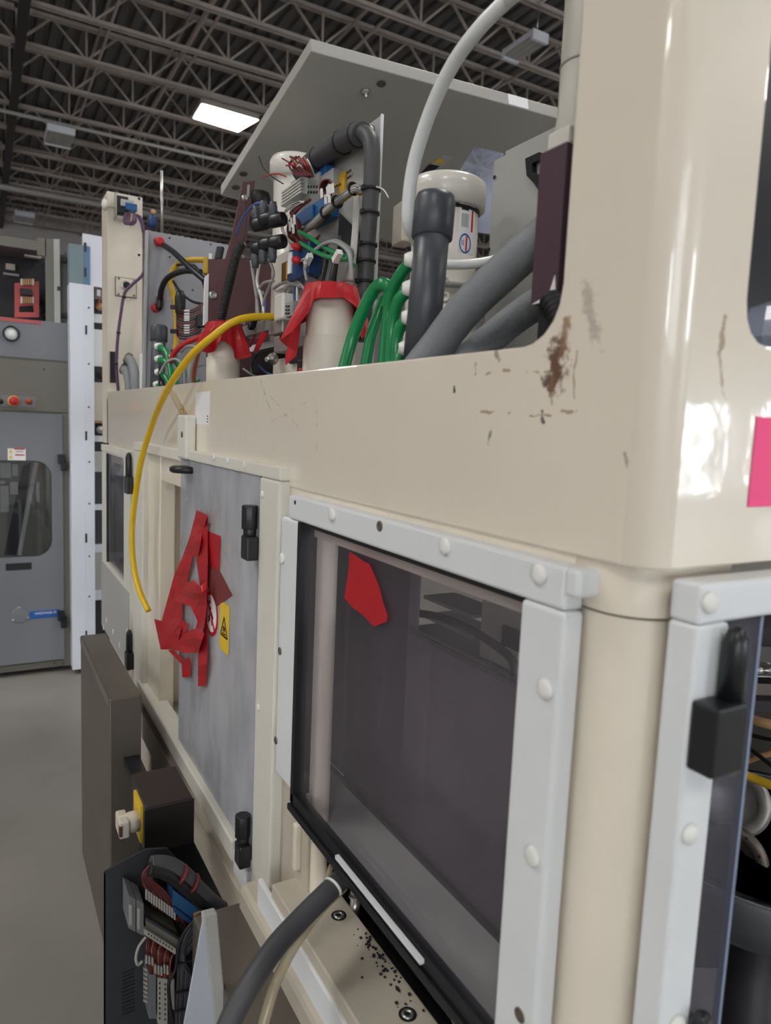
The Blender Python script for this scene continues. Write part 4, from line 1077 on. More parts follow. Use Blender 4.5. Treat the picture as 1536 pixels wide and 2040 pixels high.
for (px, py) in ((597, 494), (598, 521)):
    c = on(px, py, 0, .148); MB().lathe([(.009, 0), (.009, .012), (.006, .014), (.006, .02)], c, (-1, -.2, .1), 14).build('push_fitting', M_REDB, NB)
wire('stub_tube', Px([(601, 520), (606, 516), (611, 524), (608, 536)], .125), .003, M_GREYW, NB)
# column of pneumatic gear under the navy block
PG = thing('filter_regulator', 'white and grey pneumatic filter column left of the nearer red tape cover', 'regulator', on(565, 700, 0, .16))
pbox(MB(), .14, .19, 545, 562, 585, 638).build('bowl', M_CAN, PG, bevel=.006)
pbox(MB(), .15, .20, 561, 582, 602, 632).build('body', M_GTERM, PG, bevel=.002)
for k in range(3):
    for q_ in range(2): pbox(MB(), .148, .150, 566+q_*6, 570+q_*6, 609+k*7, 612+k*7).build('rating_print', M_INK, PG)
pbox(MB(), .16, .20, 482, 545, 640, 664).build('manifold_bar', M_ALU, PG, bevel=.003)
pbox(MB(), .15, .20, 535, 562, 640, 665).build('joint_block', M_ALU, PG, bevel=.003)
pbox(MB(), .15, .20, 545, 574, 668, 700).build('solenoid', M_ALU, PG, bevel=.003)
pbox(MB(), .14, .16, 556, 574, 662, 675).build('coil', M_BLACKP, PG, bevel=.003)
MB().lathe([(.013, 0), (.016, .006), (.012, .018), (.006, .022), (.006, .03)], on(548, 714, 0, .15), (-1, -.4, -.2), 16).build('elbow_fitting', M_METAL, PG)
e_ = on(505, 650, 0, .155); MB().lathe([(.011, 0), (.011, .012), (.009, .014)], e_, (-1, 0, 0), 16).build('port', M_BLACKP, PG)
wire('black_elbow', Px([(505, 650), (507, 642), (511, 630)], .14), .007, M_BLACKP, PG, n=12)
MB().lathe([(.0085, 0), (.0085, .006)], on(511, 630, 0, .14), (0, -.2, 1), 14).build('red_collar', M_REDB, PG)
pbox(MB(), .17, .235, 543, 594, 712, 752).build('base_body', M_BEIGE, PG, bevel=.004)
for k, (pts_, mt_, r_) in enumerate((
   ([(500, 520), (506, 560), (512, 600), (516, 640)], M_GREYW, .0042), ([(518, 520), (512, 560), (520, 590), (530, 640)], M_WHITEW, .0042),
   ([(536, 516), (545, 545), (536, 572), (526, 600), (522, 640)], M_GREYW, .004), ([(545, 560), (524, 565), (512, 590), (512, 640)], M_GREYW, .004),
   ([(545, 575), (560, 565), (590, 560), (606, 575), (612, 590)], M_GREYW, .004), ([(570, 600), (566, 580), (580, 565), (600, 570)], M_GREYW, .0055),
   ([(586, 560), (586, 580), (586, 604)], M_BLUEW, .003), ([(592, 560), (592, 580), (592, 604)], M_WHITEW, .003),
   ([(530, 600), (528, 630), (526, 645)], M_BLUEW, .003))):
    wire('small_tube', Px(pts_, .165), r_, mt_, PG, n=8)
pbox(MB(), .18, .2, 560, 570, 522, 560).build('brass_valve', M_BRASS, PG, bevel=.003)
pbox(MB(), .2, .24, 545, 575, 505, 575).build('mounting_post', M_CAN, PG, bevel=.002)
# dark gear low between the two taped stubs
for k, (pl, pr_, pt, pb, x0_, mt_, l) in enumerate((
   (500, 545, 700, 742, .19, M_BLACK, 'black housing low behind the grey side bar'), (575, 612, 690, 722, .16, M_BLACK, 'black housing low left of the nearer beige stub'),
   (591, 610, 716, 745, .15, M_BLACK, 'small black plug low left of the nearer beige stub'))):
    tag(pbox(MB(), x0_, x0_+.05, pl, pr_, pt, pb).build('black_housing', mt_, bevel=.003), l, 'housing')
tag(wire('red_tube_stub', Px([(601, 735), (602, 755), (602, 770)], .14), .008, M_REDB, n=12), 'short red tube stub under the small black plug', 'tube')
tag(pbox(MB(), .2, .22, 497, 545, 683, 696).build('bright_rail', M_LIDEDGE), 'short bright metal rail behind the grey side bar', 'rail')
for k, (pts_, mt_, l) in enumerate((
   ([(485, 735), (500, 745), (520, 755), (540, 765)], M_GREYW, 'thin grey wire crossing low left of the filter column'),
   ([(508, 760), (500, 730), (512, 705)], M_HOSED, 'thin dark wire rising low left of the filter column'),
   ([(516, 728), (530, 742), (545, 748)], M_BLUEW, 'thin blue wire low beside the filter column'),
   ([(498, 690), (506, 672), (512, 655)], M_REDB, 'thin red tape strip hanging under the grey side bar'))):
    tag(wire('loose_lead', Px(pts_, .17), .0035, mt_), l, 'wire')
tg = MB(); tg.prism(Px([(520, 660), (532, 664), (514, 700), (504, 702)], .15), (.001, 0, 0)); tag(tg.build('red_tape_strip', M_RTAPE), 'narrow red tape strip hanging between the two taped stubs', 'tape')

# black coil connectors
cn = [((512, 448, 1.74), 'coil connector at the upper left of the black cluster'), ((527, 438, 1.72), 'coil connector at the upper middle of the black cluster'), ((546, 440, 1.70), 'coil connector at the upper right of the black cluster'),
      ((512, 496, 1.74), 'coil connector at the lower left of the black cluster'), ((527, 488, 1.72), 'coil connector at the lower middle of the black cluster'), ((546, 484, 1.70), 'coil connector at the lower right of the black cluster')]
for k, (p, l) in enumerate(cn):
    c = at(*p); t = thing('coil_connector', 'black '+l, 'connector', c, 'black coil connectors')
    ax = (RT*.9-FW*.45).normalized(); up = V((0, 0, 1)) if k < 3 else V((0, 0, -1))
    MB().lathe([(.0115, -.012), (.0155, -.010), (.0165, .0), (.0165, .026), (.014, .03)], c, ax, 18).build('plug', M_BLACKP, t)
    MB().lathe([(.0105, .0), (.0105, .034), (.0085, .038), (.0085, .044)], c-ax*.004, up, 14).build('boot', M_DGREY, t, bevel=0)
    MB().lathe([(.0085, 0), (.0085, .002), (.004, .002), (.0001, .0025)], c-ax*.0122, -ax, 14).build('face_screw', M_DGREY, t)
tag(wire('blue_wire', P3([(470, 468, 1.85), (485, 432, 1.82), (508, 408, 1.78), (528, 408, 1.76), (556, 425, 1.76)]), .0032, M_BLUEW, n=8), 'blue wire arching over the black coil connectors', 'wire')
tag(wire('blue_wire', P3([(472, 462, 1.86), (488, 428, 1.83), (512, 404, 1.79), (540, 412, 1.76), (562, 432, 1.76)]), .0026, M_BLUEW, n=8), 'thinner blue wire just above the arching blue wire', 'wire')

# maroon bracket
yM = 2.14
def oM(px, py, y=yM): return on(px, py, 1, y)
MK = thing('maroon_bracket', 'maroon sheet bracket with slotted arm and bolted lower plate', 'bracket', oM(475, 700))
MB().prism([oM(*p) for p in ((484, 362), (509, 360), (486, 516), (447, 520), (462, 470))], (0, .005, 0)).build('slotted_arm', M_MAROON, MK, bevel=.001)
MB().prism([oM(*p) for p in ((415, 516), (546, 514), (546, 760), (410, 770))], (0, .005, 0)).build('lower_plate', M_MAROON, MK, bevel=.001)
MB().prism([oM(x, y, yM-.0006) for x, y in ((493, 368), (498, 368), (496, 392), (491, 392))], (0, .001, 0)).build('slot', M_GREYP, MK)
MB().prism([oM(x, y, yM-.001) for x, y in ((409, 552), (416, 545), (414, 640), (406, 648))], (0, .012, 0)).build('white_edge', M_LABEL, MK)
for (px, py, r_) in ((424, 588, .011), (484, 488, .006), (487, 395, .008), (483, 512, .005), (520, 584, .007)):
    MB().lathe([(r_*1.2, 0), (r_*1.2, .002), (r_, .003), (r_, .009), (r_*.5, .009), (r_*.5, .004), (.0001, .004)], oM(px, py), (0, -1, 0), 16).build('bolt', M_METAL, MK)
tag(MB().lathe([(.03, 0), (.034, .03), (.030, .045), (.0001, .047)], at(516, 415, 2.15), (0, 0, 1), 20).build('rubber_bumper', M_BLACK), 'black round rubber bumper behind the slotted maroon arm', 'cap')
tag(wire('black_conduit', P3([(481, 488, 1.98), (472, 505, 1.97), (463, 540, 1.96), (452, 585, 1.95), (440, 640, 1.95), (436, 660, 1.95)]), .0115, M_BLACK, n=12, corr=(.006, .0012)), 'black corrugated conduit hanging in front of the maroon plate', 'conduit')
tag(wire('thin_black_wire', P3([(487, 397, 2.0), (490, 430, 1.97), (487, 465, 1.96), (482, 490, 1.96)]), .0018, M_BLACK), 'thin black wire hanging along the maroon arm', 'wire')
tag(wire('yellow_hose', P3([(548, 631, 1.82), (500, 632, 1.78), (462, 643, 1.76), (422, 672, 1.76), (382, 707, 1.80), (345, 757, 1.90), (322, 800, 2.02), (302, 850, 2.17), (281, 920, 2.26), (267, 1010, 2.32), (263, 1070, 2.33), (267, 1130, 2.32), (279, 1180, 2.28), (296, 1217, 2.25)]), .0092, M_YEL, n=14, sub=12), 'bright yellow hose arching out of the open top and dangling in front of the door', 'hose')

# grey panel with fittings
yG = 2.86
def oG(px, py, y=yG): return on(px, py, 1, y)
GP = thing('grey_back_panel', 'grey metal panel with black hoses and yellow cable behind the maroon bracket', 'panel', oG(350, 770))
a = oG(291, 458); b = oG(478, 492)
MB().prism([oG(291, 458), oG(478, 492), oG(470, 780), oG(284, 790)], (0, .006, 0)).build('panel', M_GREYPANEL, GP, bevel=.001)
MB().prism([oG(291, 458, yG-.02), oG(296, 459, yG-.02), oG(289, 790, yG-.02), oG(284, 790, yG-.02)], (0, .02, 0)).build('folded_edge', M_GREYP, GP)
for (px, py) in ((338, 474), (420, 487), (384, 578), (338, 512)): MB().lathe([(.004, 0), (.004, .001)], oG(px, py), (0, -1, 0), 10).build('screw_hole', M_DARK, GP)
MB().lathe([(.017, 0), (.017, .02), (.012, .024)], oG(314, 482), (.4, -1, 0), 16).build('red_fitting', M_REDB, GP)
MB().lathe([(.017, 0), (.017, .012), (.012, .016)], oG(309, 614), (.2, -1, 0), 16).build('red_fitting', M_REDB, GP)
wire('black_hose', P3([(316, 482, 2.72), (345, 502, 2.6), (380, 535, 2.5), (410, 560, 2.45)]), .0105, M_BLACKP, GP, n=12)
wire('black_hose', P3([(319, 600, 2.7), (322, 575, 2.66), (335, 553, 2.6), (365, 540, 2.55), (400, 542, 2.5)]), .0105, M_BLACK, GP, n=12)
wire('elbow', P3([(311, 615, 2.72), (317, 612, 2.7), (319, 598, 2.7)]), .013, M_BLACKP, GP, n=12)
MB().lathe([(.0145, 0), (.0145, .008)], at(319, 596, 2.7), (0, 0, 1), 14).build('red_collar', M_REDB, GP)
wire('yellow_cable', P3([(408, 518, 2.62), (380, 518, 2.64), (358, 524, 2.66), (344, 540, 2.68), (340, 565, 2.68), (348, 600, 2.68), (352, 660, 2.68), (346, 720, 2.66)]), .0105, M_YEL2, GP, n=12)
wire('black_cable', P3([(345, 560, 2.62), (360, 582, 2.6), (382, 600, 2.6), (406, 606, 2.6)]), .005, M_BLACK, GP)
wire('black_cable', P3([(352, 528, 2.64), (385, 528, 2.6), (398, 545, 2.6), (408, 575, 2.6)]), .0045, M_BLACK, GP)
YV = thing('yellow_valve', 'small yellow valve with black handle beside the maroon plate', 'valve', at(411, 530, 2.45))
MB().obox(at(411, 530, 2.45), RT, FW, (0, 0, 1), .009, .012, .028).build('body', M_YEL2, YV, bevel=.003)
MB().obox(at(420, 512, 2.45), RT, FW, (0, 0, 1), .006, .006, .010).build('white_tag', M_LABEL, YV)
MB().obox(at(437, 505, 2.45), RT, FW, (.2, 0, 1), .012, .012, .022).build('handle', M_BLACKP, YV, bevel=.004)
TB = thing('marked_wire_loom', 'dark loom of tagged red and black wires tied to the yellow cable', 'wire loom', at(370, 650, 2.5))
MB().lathe([(.008, -.05), (.018, -.03), (.02, .02), (.012, .045)], at(359, 605, 2.55), (0, 0, 1), 12).build('black_sleeve', M_BLACK, TB)
for k in range(12):
    yk = 618+k*5.0
    wire('loom_wire', P3([(352, yk-8, 2.58), (358, yk, 2.54), (372, yk+2, 2.52), (388, yk-3, 2.55), (402, yk-12, 2.58)]), .0032, (M_REDW, M_BLACK, M_REDW)[k % 3], TB)
for k, yk in enumerate((619, 625, 630, 634, 638, 648, 653, 658, 663)):
    c = at(372, yk, 2.49); MB().bar(c-RT*.009, c+RT*.009, .004, .0052).build('wire_marker', M_CAP, TB)
for yk in (612, 660): MB().obox(at(347, yk, 2.55), RT, FW, (0, 0, 1), .012, .008, .006).build('cable_tie', M_BLACK, TB)
MB().obox(at(400, 640, 2.56), RT, FW, (0, 0, 1), .014, .01, .022).build('black_plug', M_BLACKP, TB, bevel=.003)
for (pts_, r_, mt_, l) in (
   ([(336, 730, 2.42), (348, 702, 2.4), (368, 685, 2.38), (392, 674, 2.36), (402, 670, 2.35)], .0092, M_REDB, 'dark red hose curving to the far red tape cover'),
   ([(360, 700, 2.4), (372, 690, 2.38), (395, 692, 2.36), (404, 700, 2.36)], .006, M_GREYW, 'grey tube curving beside the far red tape cover'),
   ([(318, 745, 2.38), (332, 722, 2.36), (352, 716, 2.34), (366, 735, 2.32), (368, 775, 2.32)], .0045, M_GREYW, 'thin grey cable looping over the far green tubes'),
   ([(390, 700, 2.4), (380, 730, 2.38), (378, 760, 2.36), (392, 785, 2.36)], .008, M_GREYW, 'grey hose dropping beside the far beige stub'),
   ([(396, 700, 2.42), (388, 735, 2.42), (382, 790, 2.42)], .0075, M_ORANGE, 'orange hose dropping beside the far beige stub'),
   ([(318, 730, 2.44), (317, 750, 2.42), (318, 780, 2.4)], .004, M_BLACK, 'short black cable below the far gland nuts'),
   ([(385, 735, 2.45), (400, 728, 2.4), (412, 726, 2.35)], .003, M_GREYW, 'thin grey wire running to the far beige stub'),
   ([(433, 648, 2.15), (452, 641, 2.12), (472, 640, 2.1), (488, 645, 2.1)], .005, M_GREYW, 'grey tube lying over the far red tape cover')):
    tag(wire('loose_hose', P3(pts_), r_, mt_, n=10), l, 'hose')
bd = MB(); bd.box((.10, 1.9, 1.48), (.16, 2.75, 1.60))
tag(bd.build('dark_cable_tray', M_DARK), 'dark cable tray lying low behind the beam at the far end', 'tray')
tag(MB().cyl(oG(323, 470, 2.95), oG(322, 340, 2.95), .006, n=10).build('thin_rod', M_METAL), 'thin upright metal rod rising above the grey panel', 'rod')
wp_ = MB(); wp_.obox(at(282, 742, 2.9), RT, FW, (0, 0, 1), .007, .004, .075); tag(wp_.build('white_strip', M_LABEL), 'narrow white strip standing beside the grey hoses at the far post', 'strip')

# switch gear and purple leads on the far post
yS = 3.40
def oS(px, py, y=yS): return on(px, py, 1, y)
SW = thing('selector_switch', 'white knobbed switch on a metal plate at the top of the far cream post', 'switch', oS(235, 415))
MB().box((oS(229, 415).x-.004, yS-.05, oS(229, 440).z), (oS(229, 415).x, yS+.0, oS(229, 388).z)).build('mounting_plate', M_METAL, SW)
MB().box((oS(229, 415).x, yS-.05, oS(245, 432).z), (oS(252, 415).x, yS, oS(245, 397).z)).build('switch_body', M_BLACKP, SW, bevel=.004)
MB().box((oS(236, 415).x, yS-.06, oS(245, 418).z), (oS(262, 415).x, yS-.05, oS(245, 404).z)).build('contact_lever', M_GREYP, SW, bevel=.003)
MB().box((oS(245, 415).x, yS-.065, oS(245, 424).z), (oS(268, 415).x, yS-.01, oS(245, 410).z)).build('blue_contact', M_BLUE, SW, bevel=.003)
MB().box((oS(226, 440).x, yS-.05, oS(245, 442).z), (oS(250, 440).x, yS, oS(245, 437).z)).build('lower_bracket', M_METAL, SW)
kx = oS(212, 412); MB().lathe([(.008, -.04), (.008, .0), (.02, .004), (.027, .012), (.02, .02), (.0001, .024)], V((kx.x-.0, yS-.025, kx.z)), (-1, 0, 0), 20).build('push_knob', M_WHITE2, SW)
for k in range(4):
    j = k*4
    wire('purple_lead', [oS(250+j*.8, 424, 3.33), oS(246+j, 440+j*.5, 3.32), oS(252+j*1.1, 447, 3.32), oS(264+j*.6, 440, 3.32), oS(266+j*.4, 428, 3.33), oS(280, 432+j, 3.32), oS(284, 450+j, 3.32)], .0034, M_PURP, SW, n=6)
tag(wire('purple_cable', [oS(283, 440, 3.32), oS(286, 462, 3.31), oS(290, 495, 3.31), oS(292, 520, 3.31), oS(283, 548, 3.31), oS(262, 568, 3.31), oS(248, 585, 3.31), oS(240, 630, 3.31), oS(234, 680, 3.31), oS(232, 730, 3.31), oS(236, 785, 3.31)], .0065, M_PURP, n=8), 'purple cable running down the far cream post through its gland plate', 'cable')
tag(wire('purple_cable', [oS(279, 430, 3.3), oS(288, 455, 3.3), oS(287, 490, 3.3), oS(293, 515, 3.3), oS(290, 545, 3.3)], .0045, M_PURP, n=8), 'second purple cable beside the top of the far cream post', 'cable')
TIES = ['topmost', 'second from top', 'third from top', 'lowest']
for (px, py) in ((287, 460), (247, 592), (236, 663), (231, 724)):
    tag(MB().lathe([(.009, -.004), (.009, .004)], oS(px, py, 3.31), (0, 0, 1), 10).build('cable_tie', M_BLACK), TIES.pop(0)+' black cable tie round the purple cable on the far post', 'cable tie', 'ties on the purple cable')
BPg = thing('blue_plug', 'blue plug with brass tip dangling beside the top of the far cream post', 'plug', oS(303, 436, 3.3))
MB().lathe([(.012, -.035), (.02, -.02), (.02, .01), (.014, .02)], oS(304, 438, 3.3), (.1, 0, 1), 12).build('shell', M_NAVY, BPg)
MB().lathe([(.008, .02), (.012, .024), (.012, .04), (.0001, .045)], oS(304, 438, 3.3), (.1, 0, 1), 10).build('tip', M_COPPER, BPg)
for k in range(3): wire('purple_lead', [oS(303, 442, 3.3), oS(296-k, 446+k*3, 3.3), oS(290, 462+k*2, 3.3)], .0032, M_PURP, BPg)
GPl = thing('gland_plate', 'square cover plate with cable gland halfway up the far cream post', 'plate', oS(252, 572))
pa, pb_ = oS(232, 551), oS(272, 592)
MB().box((pa.x, yS+.012, pb_.z), (pb_.x, yS+.0195, pa.z)).build('plate', M_CREAM, GPl, bevel=.001)
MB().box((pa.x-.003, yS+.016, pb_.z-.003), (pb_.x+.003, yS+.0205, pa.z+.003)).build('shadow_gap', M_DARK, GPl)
MB().lathe([(.022, -.004), (.022, .014), (.014, .016), (.013, .022)], oS(250, 569, yS+.008), (0, -1, 0), 6, smooth=False).build('gland', M_METAL, GPl)
MB().lathe([(.016, 0), (.012, .016)], oS(252, 568, yS-.01), (0, -1, 0), 14).build('gland_mouth', M_BLACK, GPl)
for (px, py) in ((237, 555), (267, 560), (236, 586), (267, 589)): MB().lathe([(.005, 0), (.005, .002)], oS(px, py, yS+.011), (0, -1, 0), 10).build('screw', M_STEELD, GPl)
for (px, py) in ((277, 396), (277, 508)): MB().lathe([(.006, 0), (.006, .001)], oS(px, py, yE if False else 3.42), (0, -1, 0), 10).build('post_hole', M_BLACK, FR)
pa, pb_ = oS(219, 700, 3.417), oS(232, 763, 3.417)
MB().box((pa.x, 3.414, pb_.z), (pb_.x, 3.4195, pa.z)).build('dark_cutout', M_BLACK, FR)
for k, (p, l) in enumerate(((((256, 715, 3.1), (262, 722, 3.05), (268, 745, 3.0), (270, 790, 2.98)), 'thick grey hose elbow at the foot of the far post, right one'), (((248, 735, 3.1), (254, 745, 3.06), (258, 765, 3.04), (258, 795, 3.03)), 'thick grey hose elbow at the foot of the far post, left one'))):
    tag(wire('grey_hose', P3(p), .02, M_HOSE, n=14), l, 'hose')
    tag(MB().lathe([(.026, -.012), (.026, .008), (.021, .01)], at(*p[0]), (RT*1.0-V((0, 0, .5))), 6, smooth=False).build('hose_gland', M_STEELD), ('upper' if k == 0 else 'lower')+' metal hose gland at the foot of the far post', 'gland')

# ------------------------------------------------------------------ red tape on the door and on the window
RTp = thing('red_tape', 'torn crumpled red tape strips hanging on the scuffed clear door', 'tape', on(400, 1020, 0, -.02))
def tpoly(name, pts, mat, x0=-.02, amp=.018, seed=0):
    bm = bmesh.new(); V0 = []
    for X, Y in pts:
        V0.append(bm.verts.new((X, Y, 0)))
    ed = [bm.edges.new((V0[i], V0[(i+1) % len(V0)])) for i in range(len(V0))]
    bmesh.ops.triangle_fill(bm, edges=ed, use_beauty=True)
    bmesh.ops.subdivide_edges(bm, edges=bm.edges[:], cuts=2, use_grid_fill=True)
    bmesh.ops.triangulate(bm, faces=bm.faces[:])
    bm.verts.index_update(); vs = []
    for v in bm.verts:
        px = 190+v.co.x/3.188; py = 760+v.co.y/3.188
        off = amp*(.5+.5*math.sin(v.co.x*.021+v.co.y*.013+seed))*(.6+.4*math.sin(v.co.y*.03-v.co.x*.017+seed*2))
        vs.append(on(px, py, 0, x0-off))
    mb_ = MB(); mb_.add(vs, [[v.index for v in f.verts] for f in bm.faces], False); bm.free()
    o = mb_.build(name, mat, RTp); s_ = o.modifiers.new('s', 'SOLIDIFY'); s_.thickness = .0005
    return o
tpoly('tape_strip', [(645, 816), (714, 850), (680, 960), (655, 1110), (618, 1110), (590, 1240), (555, 1420), (548, 1560), (530, 1640), (475, 1700), (415, 1702), (375, 1508), (422, 1520), (500, 1235), (560, 1100), (600, 985)], M_RTAPE, -.022, .012, .3)
tpoly('tape_strip', [(690, 900), (714, 855), (712, 1300), (708, 1500), (712, 1720), (700, 1932), (652, 1937), (652, 1740), (688, 1560), (690, 1400), (664, 1290), (640, 1110), (668, 980)], M_RTAPE, -.022, .010, 1.7)
tpoly('tape_patch', [(714, 948), (796, 985), (786, 1212), (716, 1168)], M_RTAPE, -.0175, .002, .5)
tpoly('tape_loop', [(500, 1392), (585, 1275), (625, 1260), (668, 1300), (704, 1262), (708, 1420), (690, 1560), (645, 1592), (638, 1570), (648, 1520), (606, 1430), (560, 1412)], M_RTAPE, -.03, .022, 2.2)
tpoly('tape_fold', [(415, 1702), (470, 1640), (545, 1512), (592, 1540), (570, 1600), (610, 1575), (668, 1568), (692, 1600), (652, 1722), (575, 1726), (500, 1702)], M_RTAPE, -.028, .02, 4.0)
tpoly('tape_tail', [(462, 1706), (500, 1704), (560, 1770), (596, 1752), (606, 1776), (603, 1872), (580, 1880), (552, 1878), (550, 1796)], M_RTAPE, -.022, .01, 5.0)
tpoly('thin_tape', [(716, 1170), (792, 1204), (872, 1360), (772, 1430), (716, 1300), (714, 1240)], M_RTAPE2, -.0172, .0012, 1.0)
lab(RTp.children[-1], 'pinkish see-through tape')
tpoly('thin_tape', [(640, 1130), (668, 1000), (712, 1000), (712, 1260), (664, 1290)], M_RTAPE2, -.019, .004, 1.4)
lab(RTp.children[-1], 'pinkish see-through tape')
wt = MB(); 
q1 = Px([(697, 1100), (740, 1124), (776, 1225), (774, 1238), (750, 1248), (708, 1212), (690, 1190), (694, 1160)], -.0135)
bm = bmesh.new(); vv = [bm.verts.new(p) for p in q1]; f_ = bm.faces.new(vv)
bmesh.ops.triangulate(bm, faces=[f_]); bmesh.ops.subdivide_edges(bm, edges=bm.edges[:], cuts=3, use_grid_fill=True); bmesh.ops.triangulate(bm, faces=bm.faces[:]); bm.verts.index_update()
wt.add([v.co+V((-.0035*(.5+.5*math.sin(v.co.y*60+v.co.z*45)), 0, 0)) for v in bm.verts], [[v.index for v in f.verts] for f in bm.faces], False); bm.free()
o_ = wt.build('red_tape', M_RTAPE); s_ = o_.modifiers.new('s', 'SOLIDIFY'); s_.thickness = .0006
tag(o_, 'single folded piece of red tape stuck on the smoked viewing window', 'tape')

# ------------------------------------------------------------------ boxes and wiring low on the left
SB = thing('steel_enclosure', 'tall dull steel enclosure standing on the floor against the far long side', 'enclosure', (-.17, 2.26, 0))
MB().box((-.213, 1.945, 0.0), (-.13, 2.58, .80)).build('case', M_STEELD, SB, bevel=.004)
MB().box((-.215, 1.95, .775), (-.213, 2.575, .797)).build('lid_edge', M_STEEL, SB)
JX = thing('switch_box', 'dark brown steel switch box with cream rotary handle under the clear door', 'switch box', at(335, 1690, 1.62))
ja = at(292, 1590, 1.60); jb_ = at(384, 1690, 1.60)
xj0, xj1 = at(298, 1635, 1.6).x, at(386, 1635, 1.6).x
yj = 1.545; z0_, z1_ = on(340, 1690, 1, yj).z, on(340, 1597, 1, yj).z
xj0 = on(290, 1640, 1, yj).x; xj1 = on(384, 1640, 1, yj).x
MB().box((xj0, yj, z0_), (xj1, yj+.17, z1_)).build('case', pm('dark_brown_enamel', rgb(48, 42, 42), .45, nscale=6, namp=.1), JX, bevel=.004)
MB().box((xj0-.004, yj-.006, z0_+.004), (xj1+.002, yj, z1_-.002)).build('front_cover', pm('brown_enamel', rgb(36, 31, 31), .4), JX, bevel=.002)
MB().box((xj0+.02, yj+.17, z0_+.03), (xj0+.06, 1.945, z0_+.05)).build('bracket', M_BLACKP, JX)
kn = on(268, 1645, 1, yj+.05)
MB().box((xj0-.006, yj+.03, z0_+.012), (xj0, yj+.11, z1_-.012)).build('handle_plate', M_LYEL, JX)
MB().lathe([(.024, 0), (.024, .018), (.021, .03), (.021, .042)], V((xj0-.006, yj+.05, (z0_+z1_)/2)), (-1, 0, 0), 18).build('rotary_base', M_BEIGE, JX)
MB().box((xj0-.052, yj+.02, (z0_+z1_)/2-.02), (xj0-.03, yj+.08, (z0_+z1_)/2+.02)).build('rotary_handle', M_BEIGE, JX, bevel=.004)
MB().box((xj0-.0525, yj+.018, (z0_+z1_)/2-.012), (xj0-.046, yj+.03, (z0_+z1_)/2+.012)).build('red_marker', M_MAROON, JX)

yP = 1.40
def oP(px, py, y=yP): return on(px, py, 1, y)
OP = thing('open_wiring_cabinet', 'charcoal open wiring cabinet with terminal blocks and tied looms at lower left', 'wiring cabinet', oP(300, 2060)-V((0, 0, oP(300, 2060).z)))
bk = [oP(*p) for p in ((207, 1737), (290, 1692), (332, 1690), (442, 1804), (440, 1840), (440, 2160), (207, 2160))]
MB().prism(bk, (0, .004, 0)).build('back_plate', M_CARBON, OP)
MB().prism([oP(207, 1737), oP(207, 2160), oP(207, 2160, yP+.10), oP(207, 1737, yP+.10)], (.003, 0, 0)).build('side_plate', M_CARBON, OP)
MB().box((oP(207, 1737).x, yP, 0), (oP(440, 1737).x, yP+.12, oP(300, 2159).z)).build('plinth', M_CARBON, OP)
for k in range(12): MB().bar(oP(243, 1948-8+k*7.5, yP-.001), oP(268, 1938-8+k*7.5, yP-.001), .0015, .0022, (0, -1, 0)).build('louvre', M_DARK, OP)
wire('hose_bundle', [oP(*p, 1.36) for p in ((300, 1722), (330, 1722), (362, 1738), (395, 1772), (425, 1800), (442, 1812))], .0165, M_HOSED, OP, n=14)
wire('hose_bundle', [oP(*p, 1.35) for p in ((296, 1732), (325, 1738), (355, 1758), (390, 1790), (420, 1815))], .013, M_BLACKP, OP, n=14)
for (px, py) in ((362, 1742), (385, 1760)):
    c = oP(px, py, 1.352); MB().lathe([(.018, -.004), (.0205, 0), (.018, .004)], c, (1, 0, -.75), 16).build('tie', M_REDW, OP)
for k in range(14):
    j = k*2
    wire('loom_wire', [oP(298+j*.6, 1724+j*.8, 1.355), oP(284+j*.7, 1742+j*.4, 1.35), oP(286+j*1.6, 1762+j*.5, 1.35), oP(293+j*2.2, 1772+j*1.4, 1.345), oP(305+j*2.5, 1806+j*1.5, 1.35)], .0022, (M_REDW, M_BLACK)[k % 3 == 2], OP, n=5, sub=5)
def pb2(name, pl, pr_, pt, pb, y0, y1, mat, bevel=.001, slope=0):
    a = oP(pl, pt, y0); b = oP(pr_, pt+slope, y0); c = oP(pr_, pb+slope, y0); d = oP(pl, pb, y0); e = V((0, y1-y0, 0))
    return MB().hexa([d, c, c+e, d+e, a, b, b+e, a+e]).build(name, mat, OP, bevel=bevel)
for k in range(12):
    pb2('wire_marker', 290+k*5.1, 293.6+k*5.1, 1772+k*3.6, 1792+k*3.6, 1.338, 1.342, M_WT2, 0, 1.5)
pb2('blue_terminal', 344, 400, 1772, 1802, 1.34, 1.39, M_BL2, .001, 42)
pb2('blue_terminal', 347, 388, 1806, 1818, 1.336, 1.345, M_NAVY, .001, 32)
pb2('orange_clamp', 386, 402, 1822, 1836, 1.335, 1.39, M_COPPER, .001, -6)
for k in range(2): 
    pb2('fuse_block', 256+k*16, 271+k*16, 1784+k*9, 1850+k*8, 1.325, 1.39, M_GT2, .002, 8)
    pb2('fuse_label', 257+k*16, 263+k*16, 1802+k*7, 1842+k*8, 1.323, 1.3255, M_WT2, 0, 2)
pb2('relay_card', 290, 358, 1830, 1862, 1.33, 1.39, pm('relay_olive', rgb(108, 104, 92), .5), .001, 40)
pb2('card_ridge', 292, 357, 1828, 1834, 1.326, 1.34, M_CARBON, 0, 40)
pb2('card_strip', 287, 350, 1850, 1862, 1.32, 1.335, M_WT2, 0, 40)
for k in range(9): pb2('strip_slot', 295+k*5.8, 297.5+k*5.8, 1859+k*3.7, 1862+k*3.7, 1.319, 1.3205, M_INK, 0, 1)
